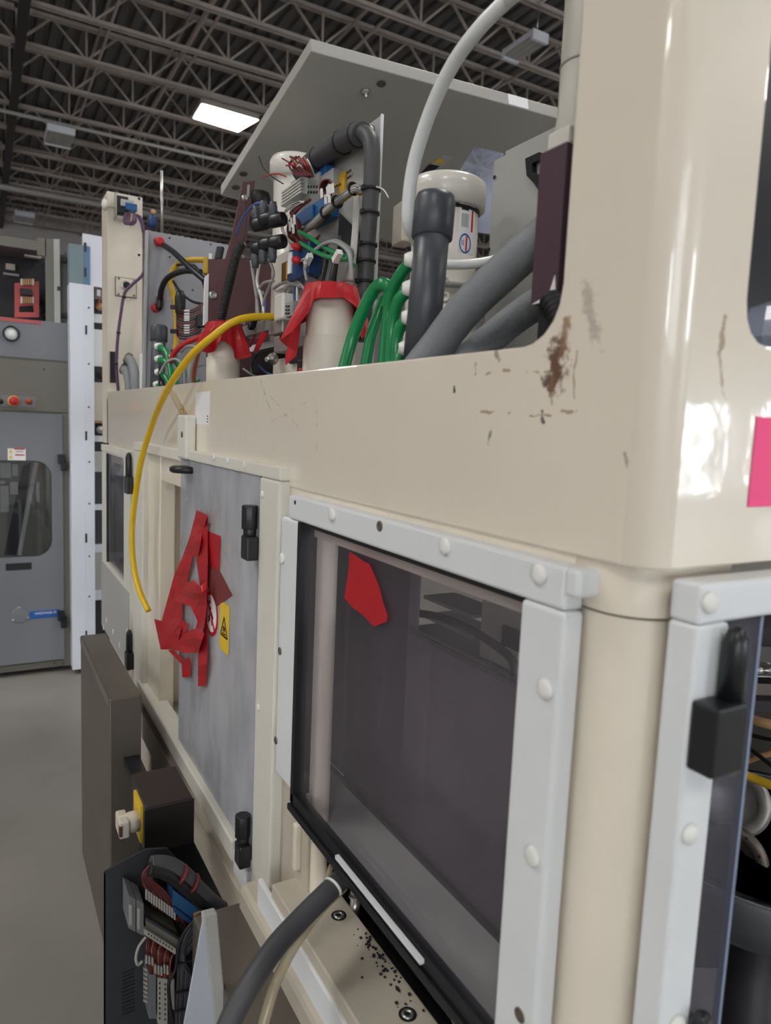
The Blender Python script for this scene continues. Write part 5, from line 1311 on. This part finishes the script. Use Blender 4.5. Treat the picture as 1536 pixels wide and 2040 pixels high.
for k in range(16):
    j = k*3.4
    wire('loom_wire', [oP(296+j, 1868+j*.6, 1.345), oP(292+j*.95, 1890+j*.4, 1.335), oP(297+j*.8, 1915+j*.5, 1.335), oP(300+j*.75, 1940+j*.3, 1.345)], .002, (M_REDW, M_REDW, M_BLACK, M_ORANGE)[k % 4], OP, n=5, sub=5)
wire('white_loop', [oP(*p, 1.33) for p in ((291, 1866), (277, 1885), (271, 1908), (275, 1922), (284, 1914))], .003, M_WT2, OP)
for k in range(8):
    pb2('wire_marker', 290+k*6, 293.5+k*6, 1904+(k > 2)*18+(k % 3)*2, 1920+(k > 2)*20+(k % 3)*2, 1.325, 1.329, M_WT2, 0, 0)
for k in range(8): pb2('ladder_marker', 286, 294, 1928+k*9, 1933+k*9, 1.345, 1.349, M_WT2, 0, 3)
pb2('duct_strip', 297, 311, 1942, 2030, 1.34, 1.39, M_GT2, .001, 0)
pb2('duct_strip', 314, 334, 1948, 2040, 1.34, 1.39, M_WT2, .001, 3)
pb2('duct_strip', 338, 348, 1950, 2010, 1.345, 1.39, M_WT2, .001, 2)
for k in range(8):
    pb2('duct_hole', 317, 319.5, 1958+k*10, 1961+k*10, 1.3385, 1.3405, M_INK, 0, 0); pb2('duct_hole', 328, 330.5, 1960+k*10, 1963+k*10, 1.3385, 1.3405, M_INK, 0, 0)
for k in range(7):
    j = k*4.5
    wire('cable', [oP(398-j*.5, 1826+j*2.2, 1.33), oP(378-j*.4, 1850+j*2, 1.325), oP(364+j*.1, 1880+j*1.6, 1.322), oP(358+j*.9, 1920+j, 1.325), oP(355+j, 1980, 1.33), oP(352+j, 2060, 1.335)], .0045, (M_CARBON, M_HOSED)[k % 2], OP, n=8)
wire('black_strap', [oP(*p, 1.315) for p in ((402, 1820), (372, 1850), (356, 1885), (350, 1930), (336, 1960), (340, 2010), (345, 2030))], .0035, M_BLACK, OP)
for (py,) in ((1920,), (1978,), (2014,)): MB().bar(oP(350, py, 1.32), oP(392, py-8, 1.318), .003, .004).build('cable_tie', M_BLACK, OP)

yW = 1.10
def oW(px, py, y=yW): return on(px, py, 1, y)
WSh = thing('folded_white_panel', 'folded white metal panel edge leaning before the open wiring cabinet', 'door', oW(410, 2060)-V((0, 0, oW(410, 2060).z)))
MB().prism([oW(405, 1826), oW(416, 1824), oW(426, 1850), oW(442, 2160), oW(345, 2160)], (0, .004, 0)).build('door_leaf', M_SHEETW, WSh, bevel=.001)
MB().prism([oW(405, 1826, yW-.004), oW(433, 1819, yW-.004), oW(464, 2160, yW-.004), oW(440, 2160, yW-.004)], (0, .018, 0)).build('door_flange', M_GREYP, WSh, bevel=.003)
MB().box((oW(345, 2160).x, yW, 0), (oW(464, 2160).x, yW+.02, oW(400, 2159).z)).build('door_foot', M_SHEETW, WSh)
BB = thing('low_brown_box', 'low grey brown steel box under the grey hose at the bottom', 'box', (-.09, 1.1, 0))
zt_ = .575
a = on(400, 1812, 2, zt_); b = on(512, 1792, 2, zt_); xl = min(a.x, on(420, 1812, 2, zt_).x)
MB().box((xl-.02, .70, 0), (b.x, (a.y+b.y)/2, zt_)).build('case', M_STEELD, BB, bevel=.006)

HG = thing('drain_hose', 'dark grey hose running from under the window down across the low brown box', 'hose', at(560, 1880, 1.12))
wire('hose', P3([(706, 1738, 1.24), (688, 1745, 1.17), (655, 1775, 1.12), (600, 1830, 1.08), (550, 1885, 1.04), (505, 1950, 1.0), (470, 2010, .98), (440, 2080, .96)]), .0165, M_HOSED, HG, n=18, sub=12)
c = at(664, 1766, 1.125); MB().lathe([(.0166, -.0018), (.0176, 0), (.0166, .0018)], c, at(690, 1735, 1.15)-at(655, 1775, 1.12), 18).build('white_tie', M_CAP, HG)
tag(wire('clear_tube', P3([(684, 1768, 1.2), (650, 1800, 1.14), (610, 1850, 1.09), (575, 1905, 1.05), (545, 1970, 1.02), (515, 2080, 1.0)]), .0078, M_TUBECLR, n=12, sub=10), 'translucent tube running beside the dark grey drain hose at the bottom', 'tube')
tag(wire('clear_tube', P3([(668, 1700, 1.28), (660, 1725, 1.26), (652, 1750, 1.24), (645, 1775, 1.22)]), .005, M_TUBECLR, n=8), 'short thin translucent tube behind the dark grey drain hose under the window', 'tube')

# ------------------------------------------------------------------ gear glimpsed behind the end face frame
def oR(px, py, d): return at(px, py, d)
DRm = thing('process_drum', 'large dark grey drum with scuffed pale rim low at right edge', 'drum', at(1640, 1990, 1.25))
dcx = at(1640, 1850, 1.22); zr = at(1490, 1800, 1.10).z; zb2 = at(1490, 1905, 1.10).z
R_ = .26; 
cdr = V((at(1490, 1800, 1.10).x, at(1490, 1800, 1.10).y, 0)); 
dirn = V((RT.x, RT.y, 0)).normalized()*.55+V((FW.x, FW.y, 0)).normalized()*.80
ctr = cdr+dirn.normalized()*R_
MB().lathe([(R_*.86, zb2-.02-zb2), (R_, .012), (R_, zr-zb2-.01), (R_*.985, zr-zb2), (R_*.93, zr-zb2), (R_*.92, zr-zb2-.03)], V((ctr.x, ctr.y, zb2)), (0, 0, 1), 64, cap=False).build('drum_wall', pm('drum_grey', rgb(86, 88, 92), .4, nscale=9, namp=.25, metal=.3), DRm)
MB().lathe([(R_*.985, 0), (R_*.985, .003), (R_*.93, .003), (R_*.93, 0), (R_*.985, 0)], V((ctr.x, ctr.y, zr-.001)), (0, 0, 1), 64, cap=False).build('scuffed_rim', pm('scuffed_rim_paint', rgb(176, 176, 180), .5, nscale=40, namp=.4), DRm)
MB().lathe([(.0001, 0), (R_*.90, 0), (R_*.90, .004), (.0001, .004)], V((ctr.x, ctr.y, zr-.028)), (0, 0, 1), 40).build('drum_mouth', M_DARK, DRm)
MB().cyl((ctr.x, ctr.y, 0), (ctr.x, ctr.y, zb2), .05, n=20).build('pedestal', M_DARK, DRm)
MB().lathe([(R_*.985, 0), (R_*.985, .003), (R_*.93, .003), (R_*.93, 0), (R_*.985, 0)], V((ctr.x, ctr.y, zr-.001)), (0, 0, 1), 64, cap=False).build('scuffed_rim', pm('scuffed_rim_paint', rgb(176, 176, 180), .5, nscale=40, namp=.4), DRm)
MB().lathe([(.0001, 0), (R_*.90, 0), (R_*.90, .004), (.0001, .004)], V((ctr.x, ctr.y, zr-.028)), (0, 0, 1), 40).build('drum_mouth', M_DARK, DRm)
for k in range(3):
    q_ = 2*PI*k/3+.4; MB().cyl((ctr.x+R_*.6*math.cos(q_), ctr.y+R_*.6*math.sin(q_), 0), (ctr.x+R_*.6*math.cos(q_), ctr.y+R_*.6*math.sin(q_), zb2), .014, n=12).build('leg', M_DARK, DRm)
fl = thing('round_flange', 'stacked round metal flanges with bolt holes above the dark drum at right edge', 'flange', at(1470, 1700, 1.28))
fa = (-RT*.72-FW*.58+V((0, 0, .30))).normalized()
f1 = at(1464, 1598, 1.32); f2 = at(1454, 1718, 1.28)
MB().lathe([(.030, -.05), (.056, -.02), (.060, -.016), (.060, -.003), (.057, 0), (.042, 0), (.040, -.008), (.0001, -.008)], f1, fa, 40).build('flange_ring', M_ALU, fl)
MB().lathe([(.030, -.04), (.062, -.016), (.064, -.012), (.064, -.003), (.062, 0), (.046, 0), (.044, -.006), (.030, -.006), (.028, -.014), (.0001, -.014)], f2, fa, 40).build('flange_ring', M_STEELD, fl)
u_ = fa.cross(V((0, 0, 1))).normalized(); w2 = fa.cross(u_)
for k in range(10):
    q_ = 2*PI*k/10; MB().lathe([(.0028, 0), (.0028, .0008)], f2+(u_*math.cos(q_)+w2*math.sin(q_))*.054, fa, 8).build('bolt_hole', M_INK, fl)
st = MB(); st.box((ctr.x-.12, ctr.y-.03, 0), (ctr.x+.1, ctr.y+.1, .02))
SH = thing('instrument_rack', 'dark rack of shelves with silver parts seen through the end face at right edge', 'rack', V((1.35, 1.25, 0)))
dk_ = 1.6
for k, (py0, py1, mt_, d_) in enumerate(((1245, 1330, M_DARK, 1.62), (1316, 1326, M_LIDEDGE, 1.50), (1346, 1352, M_LIDEDGE, 1.46), (1358, 1392, M_STEELD, 1.52), (1392, 1425, M_DARK, 1.62))):
    a = at(1445, py0, d_); b = at(1640, py1, d_)
    rr_ = V((RT.x, RT.y, 0)).normalized(); ff2 = V((FW.x, FW.y, 0)).normalized()
    c = (a+b)/2; L_ = abs((b-a).dot(rr_))/2+.02
    MB().obox(c+ff2*.06, rr_, ff2, (0, 0, 1), L_, .06, abs(a.z-b.z)/2).build(('dark_module', 'shelf', 'shelf', 'steel_module', 'dark_module')[k], mt_, SH, bevel=.002)
for k in range(3): MB().lathe([(.018, 0), (.022, .006), (.022, .012), (.014, .016), (.0001, .016)], at(1500+k*22, 1338, 1.46), (0, 0, 1), 18).build('silver_part', M_METAL, SH)
a = at(1480, 1500, 1.75); MB().obox(at(1520, 1640, 1.85), rr_, ff2, (0, 0, 1), .26, .02, .40).build('back_board', pm('dark_olive_board', rgb(66, 62, 54), .6, nscale=8, namp=.2), SH)
MB().obox(at(1600, 1600, 1.9)*1.0, rr_, ff2, (0, 0, 1), .02, .02, .3)
lg_ = at(1620, 1500, 1.7); MB().box((lg_.x, lg_.y, 0), (lg_.x+.04, lg_.y+.04, 1.4)).build('leg', M_DARK, SH)
for (pts_, r_, mt_, l) in (
   ([(1460, 1535, 1.3), (1500, 1550, 1.28), (1545, 1568, 1.25), (1600, 1590, 1.22)], .008, M_YEL2, 'yellow tube crossing behind the end face frame above the flanges'),
   ([(1470, 1425, 1.35), (1510, 1437, 1.3), (1560, 1450, 1.28)], .009, M_COPPER, 'tan tube crossing below the rack at right edge'),
   ([(1480, 1520, 1.4), (1510, 1508, 1.38), (1560, 1495, 1.36)], .006, M_COPPER, 'thin tan tube rising to the right above the yellow tube'),
   ([(1470, 1475, 1.4), (1505, 1500, 1.36), (1550, 1535, 1.32)], .004, M_BLACK, 'thin black cable crossing above the yellow tube at right edge'),
   ([(1465, 1455, 1.42), (1510, 1468, 1.38), (1560, 1478, 1.34)], .004, M_BLACK, 'thin black cable just under the rack at right edge')):
    tag(wire('end_bay_tube', P3(pts_), r_, mt_, n=10), l, 'tube')

# ------------------------------------------------------------------ background at the left
yB = 4.60
def oB(px, py, y=yB): return on(px, py, 1, y)
BC = thing('grey_tool_cabinet', 'tall grey tool cabinet with round cornered window standing at the left edge', 'cabinet', (oB(40, 1335).x, yB, 0))
xr = oB(139, 900).x; xl = xr-1.45
def zB(py, px=60): return oB(px, py).z
zt_top = zB(640); zmid = zB(716); zdoor = zB(823); zbase = zB(1322)
bd_ = MB(); bd_.box((xl, yB+.006, .03), (xr, yB+.8, zt_top-.02)); bd_.build('carcass', M_OLIVE, BC)
MB().box((xl, yB-.004, zmid+.004), (xr, yB+.006, zB(637))).build('gauge_panel', M_CABGREY, BC, bevel=.003)
MB().box((xl, yB-.004, zdoor+.012), (xr, yB+.006, zmid-.006)).build('upper_band', M_OLIVE, BC, bevel=.002)
MB().box((xr-.045, yB-.004, .03), (xr, yB+.006, zdoor+.010)).build('side_post', M_OLIVE, BC, bevel=.002)
xd = oB(125, 1000).x
MB().box((xl, yB-.006, .06), (xr, yB+.006, zbase)).build('plinth', M_OLIVE, BC, bevel=.002)
dz0, dz1 = zbase+.012, zdoor
wx1 = oB(103, 1000).x; wz1 = zB(917, 50); wz0 = zB(1109, 50)
hole = rrect(wx1-.62, wz0, wx1, wz1, .09)
poly_fill([(xl, dz0), (xd, dz0), (xd, dz1), (xl, dz1)], [hole], lambda a, b: V((a, yB-.016, b)), (0, .02, 0)).build('door', M_CABGREY, BC)
MB().prism([V((a, yB-.004, b)) for a, b in rrect(wx1-.62, wz0, wx1, wz1, .09)], (0, .006, 0)).build('door_window', sheet('cabinet_glazing', (.85, .86, .88), .06, rgb(60, 62, 64), .03, 2.0), BC)
MB().box((xl+.05, yB+.0065, wz0-.1), (xd-.02, yB+.012, wz1+.1)).build('window_backing', M_BLACK, BC)
slash = MB()
a = oB(72, 925, yB+.003); b = oB(42, 1105, yB+.003)
MB().bar(oB(72, 922, yB+.004), oB(38, 1106, yB+.004), .022, .003, (0, 1, 0)).build('reflected_rail', M_GREYP, BC)  # slanting pale bar stands in for a reflection in the glass
MB().prism([oB(44, 930, yB+.004), oB(62, 920, yB+.004), oB(36, 1106, yB+.004), oB(8, 1106, yB+.004)], (0, .001, 0)).build('inner_cover', M_DARK, BC)
for (p0, p1, q0, q1) in ((0, 22, 922, 952), (24, 36, 925, 948), (0, 10, 958, 964), (20, 36, 960, 985), (0, 18, 968, 1020), (72, 79, 960, 1000)):  # pale patches put in for bright reflections in the cabinet window
    a = oB(p0, q0, yB+.004); b = oB(p1, q1, yB+.004); MB().box((a.x, yB+.003, b.z), (b.x, yB+.006, a.z)).build('reflection_patch', M_GREYP, BC)
a = oB(11, 1122); b = oB(63, 1133); MB().box((a.x, yB-.018, b.z), (b.x, yB-.015, a.z)).build('door_slot', M_BLACK, BC)
for py in (905, 1215):
    a = oB(114, py); b = oB(127, py+18); c = oB(120, py+14); d = oB(132, py+32)
    MB().box((a.x, yB-.05, b.z), (b.x, yB-.016, a.z)).build('hinge', M_BLACKP, BC, bevel=.004); MB().box((c.x, yB-.05, d.z), (d.x, yB-.006, c.z)).build('hinge', M_BLACKP, BC, bevel=.004)
a = oB(15, 893); b = oB(51, 917); MB().box((a.x, yB-.018, b.z), (b.x, yB-.0158, a.z)).build('warning_label', M_LABEL, BC)
for (p0, p1, q0, q1, mt_, nm) in ((28, 49, 892.5, 896, M_PINKRED, 'label_heading'), (30, 48, 904.5, 907.5, M_PINKRED, 'label_heading'), (31, 46, 898.5, 900.5, M_GREYINK, 'label_print')):
    a = oB(p0, q0); b = oB(p1, q1); MB().box((a.x, yB-.0188, b.z), (b.x, yB-.018, a.z)).build(nm, mt_, BC)
for py in (899, 910): MB().prism([oB(21.5, py-5, yB-.0185), oB(26, py+3.5, yB-.0185), oB(17.5, py+3.5, yB-.0185)], (0, .001, 0)).build('label_triangle', M_LYEL, BC)
a = oB(59, 1217); b = oB(118, 1227); MB().box((a.x, yB-.018, b.z), (b.x, yB-.0158, a.z)).build('blue_label', M_LBLUE, BC)
text('label_text', 'HARDWARE 69', .021, oB(69, 1225, yB-.0185), (1, 0, 0), (0, 0, 1), M_LABEL, BC, sx=.82)
c = oB(40, 1224); MB().lathe([(.048, 0), (.048, .004), (.044, .005), (.0001, .005)], V((c.x, yB-.016, c.z)), (0, -1, 0), 28).build('round_cover', M_CABGREY, BC)
for k in range(3):
    q_ = PI/2+2*PI*k/3+.1; MB().dome(V((c.x+.046*math.cos(q_), yB-.019, c.z+.046*math.sin(q_))), (0, -1, 0), .007, .005, 10).build('cover_screw', M_METAL, BC)
c = oB(22, 665); MB().lathe([(.044, -.004), (.044, .014), (.034, .014), (.034, .008)], V((c.x, yB-.004, c.z)), (0, -1, 0), 28).build('gauge_bezel', M_BLACKP, BC)
MB().lathe([(.034, 0), (.034, .0085), (.0001, .0085)], V((c.x, yB-.004, c.z)), (0, -1, 0), 28).build('gauge_face', M_LABEL, BC)
a = oB(-14, 786); b = oB(72, 812); MB().box((a.x, yB-.01, b.z), (b.x, yB-.004, a.z)).build('control_plate', M_CABGREY, BC)
c = oB(27, 799); MB().lathe([(.030, 0), (.030, .012), (.0001, .012)], V((c.x, yB-.01, c.z)), (0, -1, 0), 24).build('stop_base', M_LYEL, BC)
MB().lathe([(.016, .010), (.016, .028), (.026, .032), (.026, .046), (.02, .052), (.0001, .054)], V((c.x, yB-.01, c.z)), (0, -1, 0), 24).build('stop_button', M_REDB, BC)
c = oB(57, 800); MB().lathe([(.018, 0), (.018, .012), (.013, .016), (.011, .03), (.0001, .034)], V((c.x, yB-.01, c.z)), (0, -1, 0), 20).build('pilot_lamp', M_ORANGE, BC)
c = oB(1, 800); MB().lathe([(.014, 0), (.014, .012), (.0001, .014)], V((c.x, yB-.01, c.z)), (0, -1, 0), 16).build('black_button', M_BLACKP, BC)
for (px, py) in ((88, 736), (108, 1321), (127, 1322)): MB().lathe([(.005, 0), (.005, .003), (.0001, .003)], oB(px, py, yB-.006), (0, -1, 0), 10).build('screw', M_DARK, BC)
# open top bay of the cabinet
z0_ = zt_top; ztop = zB(478, 60)
MB().box((xl, yB+.45, z0_-.02), (xr-.05, yB+.47, ztop)).build('bay_back', M_DARK, BC)
MB().box((xl, yB+.02, ztop-.02), (oB(88, 500).x, yB+.47, ztop)).build('bay_top', M_CABGREY, BC)
tq = MB(); tq.box((xl, yB, zB(497)), (oB(74, 497).x, yB+.02, ztop)); tq.box((oB(90, 500).x, yB, z0_), (oB(107, 500).x, yB+.02, zB(470))); tq.box((oB(74, 490).x, yB, zB(506)), (oB(92, 500).x, yB+.02, zB(471)))
tq.build('bay_frame', M_OLIVE, BC)
MB().box((oB(107, 500).x, yB, z0_-.01), (oB(119, 500).x, yB+.3, zB(468))).build('bay_side', M_GREYP, BC)
MB().box((oB(119, 560).x, yB+.05, z0_-.005), (oB(137, 560).x, yB+.07, zB(494))).build('hinged_flap', M_OLIVE, BC)
for (px, py, h) in ((128, 516, 10), (117, 575, 8), (129, 627, 8)): MB().box((oB(px-3, py).x, yB-.004, zB(py+h/2, px)), (oB(px+3, py).x, yB+.05, zB(py-h/2, px))).build('flap_catch', M_DARK, BC)
MB().box((xl, yB-.008, z0_-.012), (oB(82, 630).x, yB+.4, z0_+.006)).build('red_ledge', M_PINKRED, BC)
PC = thing('red_circuit_board', 'faded red circuit frame with brown terminal strips in the open bay of the grey cabinet', 'circuit board', oB(53, 628))
pc_o = [(29, 564), (78, 560), (78, 632), (29, 632)]; 
poly_fill([(oB(x, y, yB+.1).x, oB(x, y, yB+.1).z) for x, y in pc_o], [[(oB(x, y, yB+.1).x, oB(x, y, yB+.1).z) for x, y in ((38, 610), (66, 608), (68, 622), (38, 622))]], lambda a, b: V((a, yB+.1, b)), (0, .012, 0)).build('frame', M_PINKRED, PC)
for k in range(6):
    for r0 in (556, 592):
        a = oB(41+k*4.6, r0, yB+.085); b = oB(44.5+k*4.6, r0+13, yB+.085); MB().box((a.x, yB+.07, b.z), (b.x, yB+.1, a.z)).build('terminal', (M_COPPER, M_BEIGE)[k in (0, 5)], PC)
pb_ = oB(40, 574, yB+.06), oB(64, 590, yB+.06); MB().box((pb_[0].x, yB+.05, pb_[1].z), (pb_[1].x, yB+.1, pb_[0].z)).build('relay', M_BLACKP, PC, bevel=.004)
for (pts_, r_, mt_, l) in (
   ([(39, 556, 4.6), (42, 520, 4.6), (50, 502, 4.6), (62, 498, 4.6), (72, 500, 4.6)], .010, M_YEL2, 'yellow cable arching over the red circuit frame'),
   ([(11, 622, 4.6), (14, 580, 4.6), (22, 556, 4.6), (36, 548, 4.6), (50, 548, 4.6), (62, 556, 4.6)], .009, M_GREYW, 'pale cable looping left of the red circuit frame'),
   ([(50, 550, 4.62), (58, 535, 4.62), (61, 512, 4.65)], .006, M_GREYW, 'grey cable rising behind the yellow arch'),
   ([(0, 562, 4.55), (14, 570, 4.55), (28, 565, 4.55), (36, 558, 4.55)], .014, M_COPPER, 'tan braided cable entering from the left edge'),
   ([(62, 580, 4.45), (76, 600, 4.4), (92, 622, 4.38), (104, 632, 4.36)], .014, M_BLACK, 'black hose slumping out of the open bay')):
    tag(wire('bay_cable', P3(pts_), r_, mt_, n=10), l, 'cable')
tag(MB().lathe([(.03, 0), (.036, .01), (.036, .03), (.026, .04)], at(94, 630, 4.36), (.2, -1, .3), 18).build('hose_ring', M_BLACKP), 'black round hose end on the red ledge', 'hose end')
c = oB(67, 512, yB+.3); tag(MB().box(c-V((.05, .02, .006)), c+V((.04, .02, .006))).build('white_bracket', M_LABEL), 'small white bracket in the dark open bay above the red frame', 'bracket')
for k, (p0, p1, q0, q1, l) in enumerate(((11, 30, 525, 540, 'beige relay at the back of the dark open bay'), (6, 38, 543, 552, 'low grey module under the beige relay'))):
    a = oB(p0, q0, yB+.42); b = oB(p1, q1, yB+.42); tag(MB().box((a.x, yB+.4, b.z), (b.x, yB+.45, a.z)).build('bay_module', (M_BEIGE, M_GREYP)[k], bevel=.003), l, 'module')

# white cabinet edge and the rack behind it
yC = 4.50
def oC(px, py, y=yC): return on(px, py, 1, y)
WC = thing('white_cabinet', 'tall white cabinet side with blue top patch standing right of the grey cabinet', 'cabinet', (oC(160, 1335).x, yC, 0))
xa, xm, xb_ = oC(141, 900).x, oC(169, 900).x, oC(189, 900).x
zw = oC(165, 566).z
def folded(z0, z1, m1, m2, nm, xo=xb_):
    MB().box((xa, yC, z0), (xm, yC+.5, z1)).build(nm, m1, WC, bevel=.002)
    MB().prism([(xm, yC, z0), (xo, yC+.012, z0), (xo, yC+.5, z0), (xm, yC+.5, z0)], (0, 0, z1-z0)).build(nm, m2, WC, bevel=.002)
folded(0.03, zw, M_BGWHITE, M_BGWHITE, 'white_side')
folded(zw, oC(155, 487).z, M_BGTEAL, M_BGBLUE, 'blue_patch', oC(180, 500).x)
MB().prism([(oC(166, 500).x, yC+.02, zw), (oC(213, 500).x, yC+.03, zw), (oC(213, 500).x, yC+.05, zw), (oC(166, 500).x, yC+.05, zw)], (0, 0, oC(190, 467).z-zw)).build('upper_white_side', M_BGWHITE, WC)
for py in (648, 859, 1063, 1257): MB().box((oC(170, py).x, yC-.004, oC(170, py+18).z), (oC(173.5, py).x, yC+.02, oC(170, py).z)).build('keyhole_slot', M_DARK, WC)
for py in (483, 533): MB().box((oC(168, py).x, yC-.002, oC(168, py+18).z), (oC(172, py).x, yC+.02, oC(168, py).z)).build('keyhole_slot', M_DARK, WC)
for (px, py) in ((158, 600), (177, 613), (177, 725), (177, 811), (178, 920), (178, 1003), (178, 1108), (178, 1188), (160, 964), (146, 964)):
    MB().lathe([(.006, 0), (.006, .003), (.0001, .003)], oC(px, py, yC+.004), (0, -1, 0), 10).build('rivet', M_STEELD, WC)
yD = 4.75
def oD(px, py, y=yD): return on(px, py, 1, y)
RK = thing('white_rack', 'white rack with pale drawers and grey switches between white cabinet and far post', 'rack', (oD(200, 1200).x, yD, 0))
xq0, xq1 = oD(184, 800).x, oD(222, 800).x
for (q0, q1, mt_, nm) in ((478, 555, M_BGWHITE, 'drawer_front'), (555, 626, M_DARK, 'dark_bay'), (626, 643, M_LABEL, 'drawer_front'), (643, 658, M_DARK, 'gap'), (657, 730, M_LABEL, 'drawer_front'), (730, 762, M_CARBON, 'gap'), (762, 838, M_BEIGE, 'drawer_front'), (838, 843, M_COPPER, 'trim_strip'), (843, 868, M_BLACK, 'dark_bay'), (868, 880, M_BGWHITE, 'rail'), (880, 900, M_DARK, 'gap'), (900, 940, M_GREYP, 'drawer_front'), (940, 1005, M_CARBON, 'gap'), (1005, 1016, M_BGWHITE, 'rail'), (1016, 1085, M_CARBON, 'gap'), (1085, 1100, M_BGWHITE, 'rail'), (1100, 1175, M_GREYP, 'drawer_front'), (1175, 1195, M_BGWHITE, 'rail'), (1195, 1262, M_DARK, 'gap')):
    dep_ = .03 if nm in ('gap', 'dark_bay') else 0
    MB().box((xq0, yD+dep_, oD(200, q1).z), (xq1, yD+.3, oD(200, q0).z)).build(nm, mt_, RK)
MB().box((xq0-.02, yD+.3, 0), (xq1, yD+.34, oD(200, 470).z)).build('rack_back', M_BGWHITE, RK)
MB().box((xq0, yD+.05, 0), (xq1, yD+.3, oD(200, 1261).z)).build('rack_base', M_DARK, RK)
for (p0, p1, q0, q1, mt_, nm) in ((189, 203, 532, 555, M_STEELD, 'grey_switch'), (193, 200, 536, 548, M_LABEL, 'switch_label'), (189, 203, 574, 597, M_STEELD, 'grey_switch'), (193, 200, 577, 590, M_LABEL, 'switch_label'), (189, 208, 487, 506, M_BLACK, 'latch'), (189, 194, 555, 575, M_ORANGE, 'orange_lead')):
    a = oD(p0, q0, yD-.03); b = oD(p1, q1, yD-.03); MB().box((a.x, yD-(.034 if 'label' in nm else .03), b.z), (b.x, yD, a.z)).build(nm, mt_, RK)
wire('orange_lead', [oD(198, 597, yD-.02), oD(197, 605, yD-.03), oD(190, 612, yD-.02)], .005, M_ORANGE, RK)
for k, (px, py) in enumerate(((198, 612), (200, 748), (199, 856))): MB().lathe([(.02, 0), (.024, .02), (.012, .03), (.0001, .03)], oD(px, py, yD+.0), (0, -1, 0), 12).build('cable_gland', (M_COPPER, M_BLACK, M_METAL)[k], RK)

# ------------------------------------------------------------------ second level: pieces that sit on a part
def under(th, part, names, which=0):
    kids = [c for c in th.children]
    p = [c for c in kids if c.name.split('.')[0] == part][which]
    for c in kids:
        if c.name.split('.')[0] in names: c.parent = p
under(BC, 'door', ('door_window', 'door_slot', 'hinge', 'warning_label', 'label_heading', 'label_print', 'label_triangle', 'blue_label', 'label_text', 'round_cover', 'cover_screw', 'reflected_rail', 'inner_cover', 'reflection_patch'))
under(BC, 'control_plate', ('stop_base', 'stop_button', 'pilot_lamp', 'black_button'))
under(BC, 'gauge_panel', ('gauge_bezel', 'gauge_face'))
under(BC, 'hinged_flap', ('flap_catch',))
under(DR, 'pane', ('prohibition_sticker', 'sticker_disc', 'pictogram', 'prohibition_bar', 'hot_surface_sticker', 'warning_triangle', 'heat_symbol', 'round_handle', 'pane_seal'))
under(DR, 'side_rail', ('hinge', 'hinge_pin'))
under(WN, 'top_rail', ('rail_tab', 'empty_screw_hole'))
under(WN, 'bottom_rail', ('light_strip',))
under(RF, 'side_rail', ('hinge', 'hinge_pin'))
under(RF, 'pane', ('pane_edge',))
under(FP, 'frame', ('gasket', 'hinge', 'hinge_pin'))
under(FP, 'lower_sheet', ('punched_hole',))
under(FR, 'base_plate', ('socket_bolt', 'counterbore', 'standing_stud', 'metal_grit'))
under(FR, 'inner_ledge', ('ledge_seal',))
under(FR, 'cover_plate', ('slot_tab',))
under(FR, 'upper_shell', ('paper_label', 'label_print'))
under(LD, 'lid_panel', ('edge_label', 'warning_label', 'label_print', 'warning_triangle', 'latch_stud', 'screw_recess'))
under(WP, 'plate', ('plate_flange', 'screw_head', 'printed_note', 'din_rail', 'charcoal_bracket'))
under(WP, 'cable_trunk', ('cable_tie', 'tie_head', 'loose_tie_tail'), 1)
under(CN, 'body', ('white_label', 'label_print', 'red_stripe', 'round_sticker', 'sticker_bar', 'sticker_print', 'port_plug', 'clamp_band'))
under(CN, 'lid', ('lid_seal',))
under(JX, 'case', ('front_cover', 'bracket', 'handle_plate'))
under(JX, 'rotary_base', ('rotary_handle', 'red_marker'))
under(SW, 'switch_body', ('contact_lever', 'blue_contact'))
under(MK, 'lower_plate', ('white_edge',))
under(OP, 'relay_card', ('card_ridge', 'card_strip', 'strip_slot'))
under(OP, 'back_plate', ('louvre',))
under(WC, 'white_side', ('keyhole_slot', 'rivet'), 1)
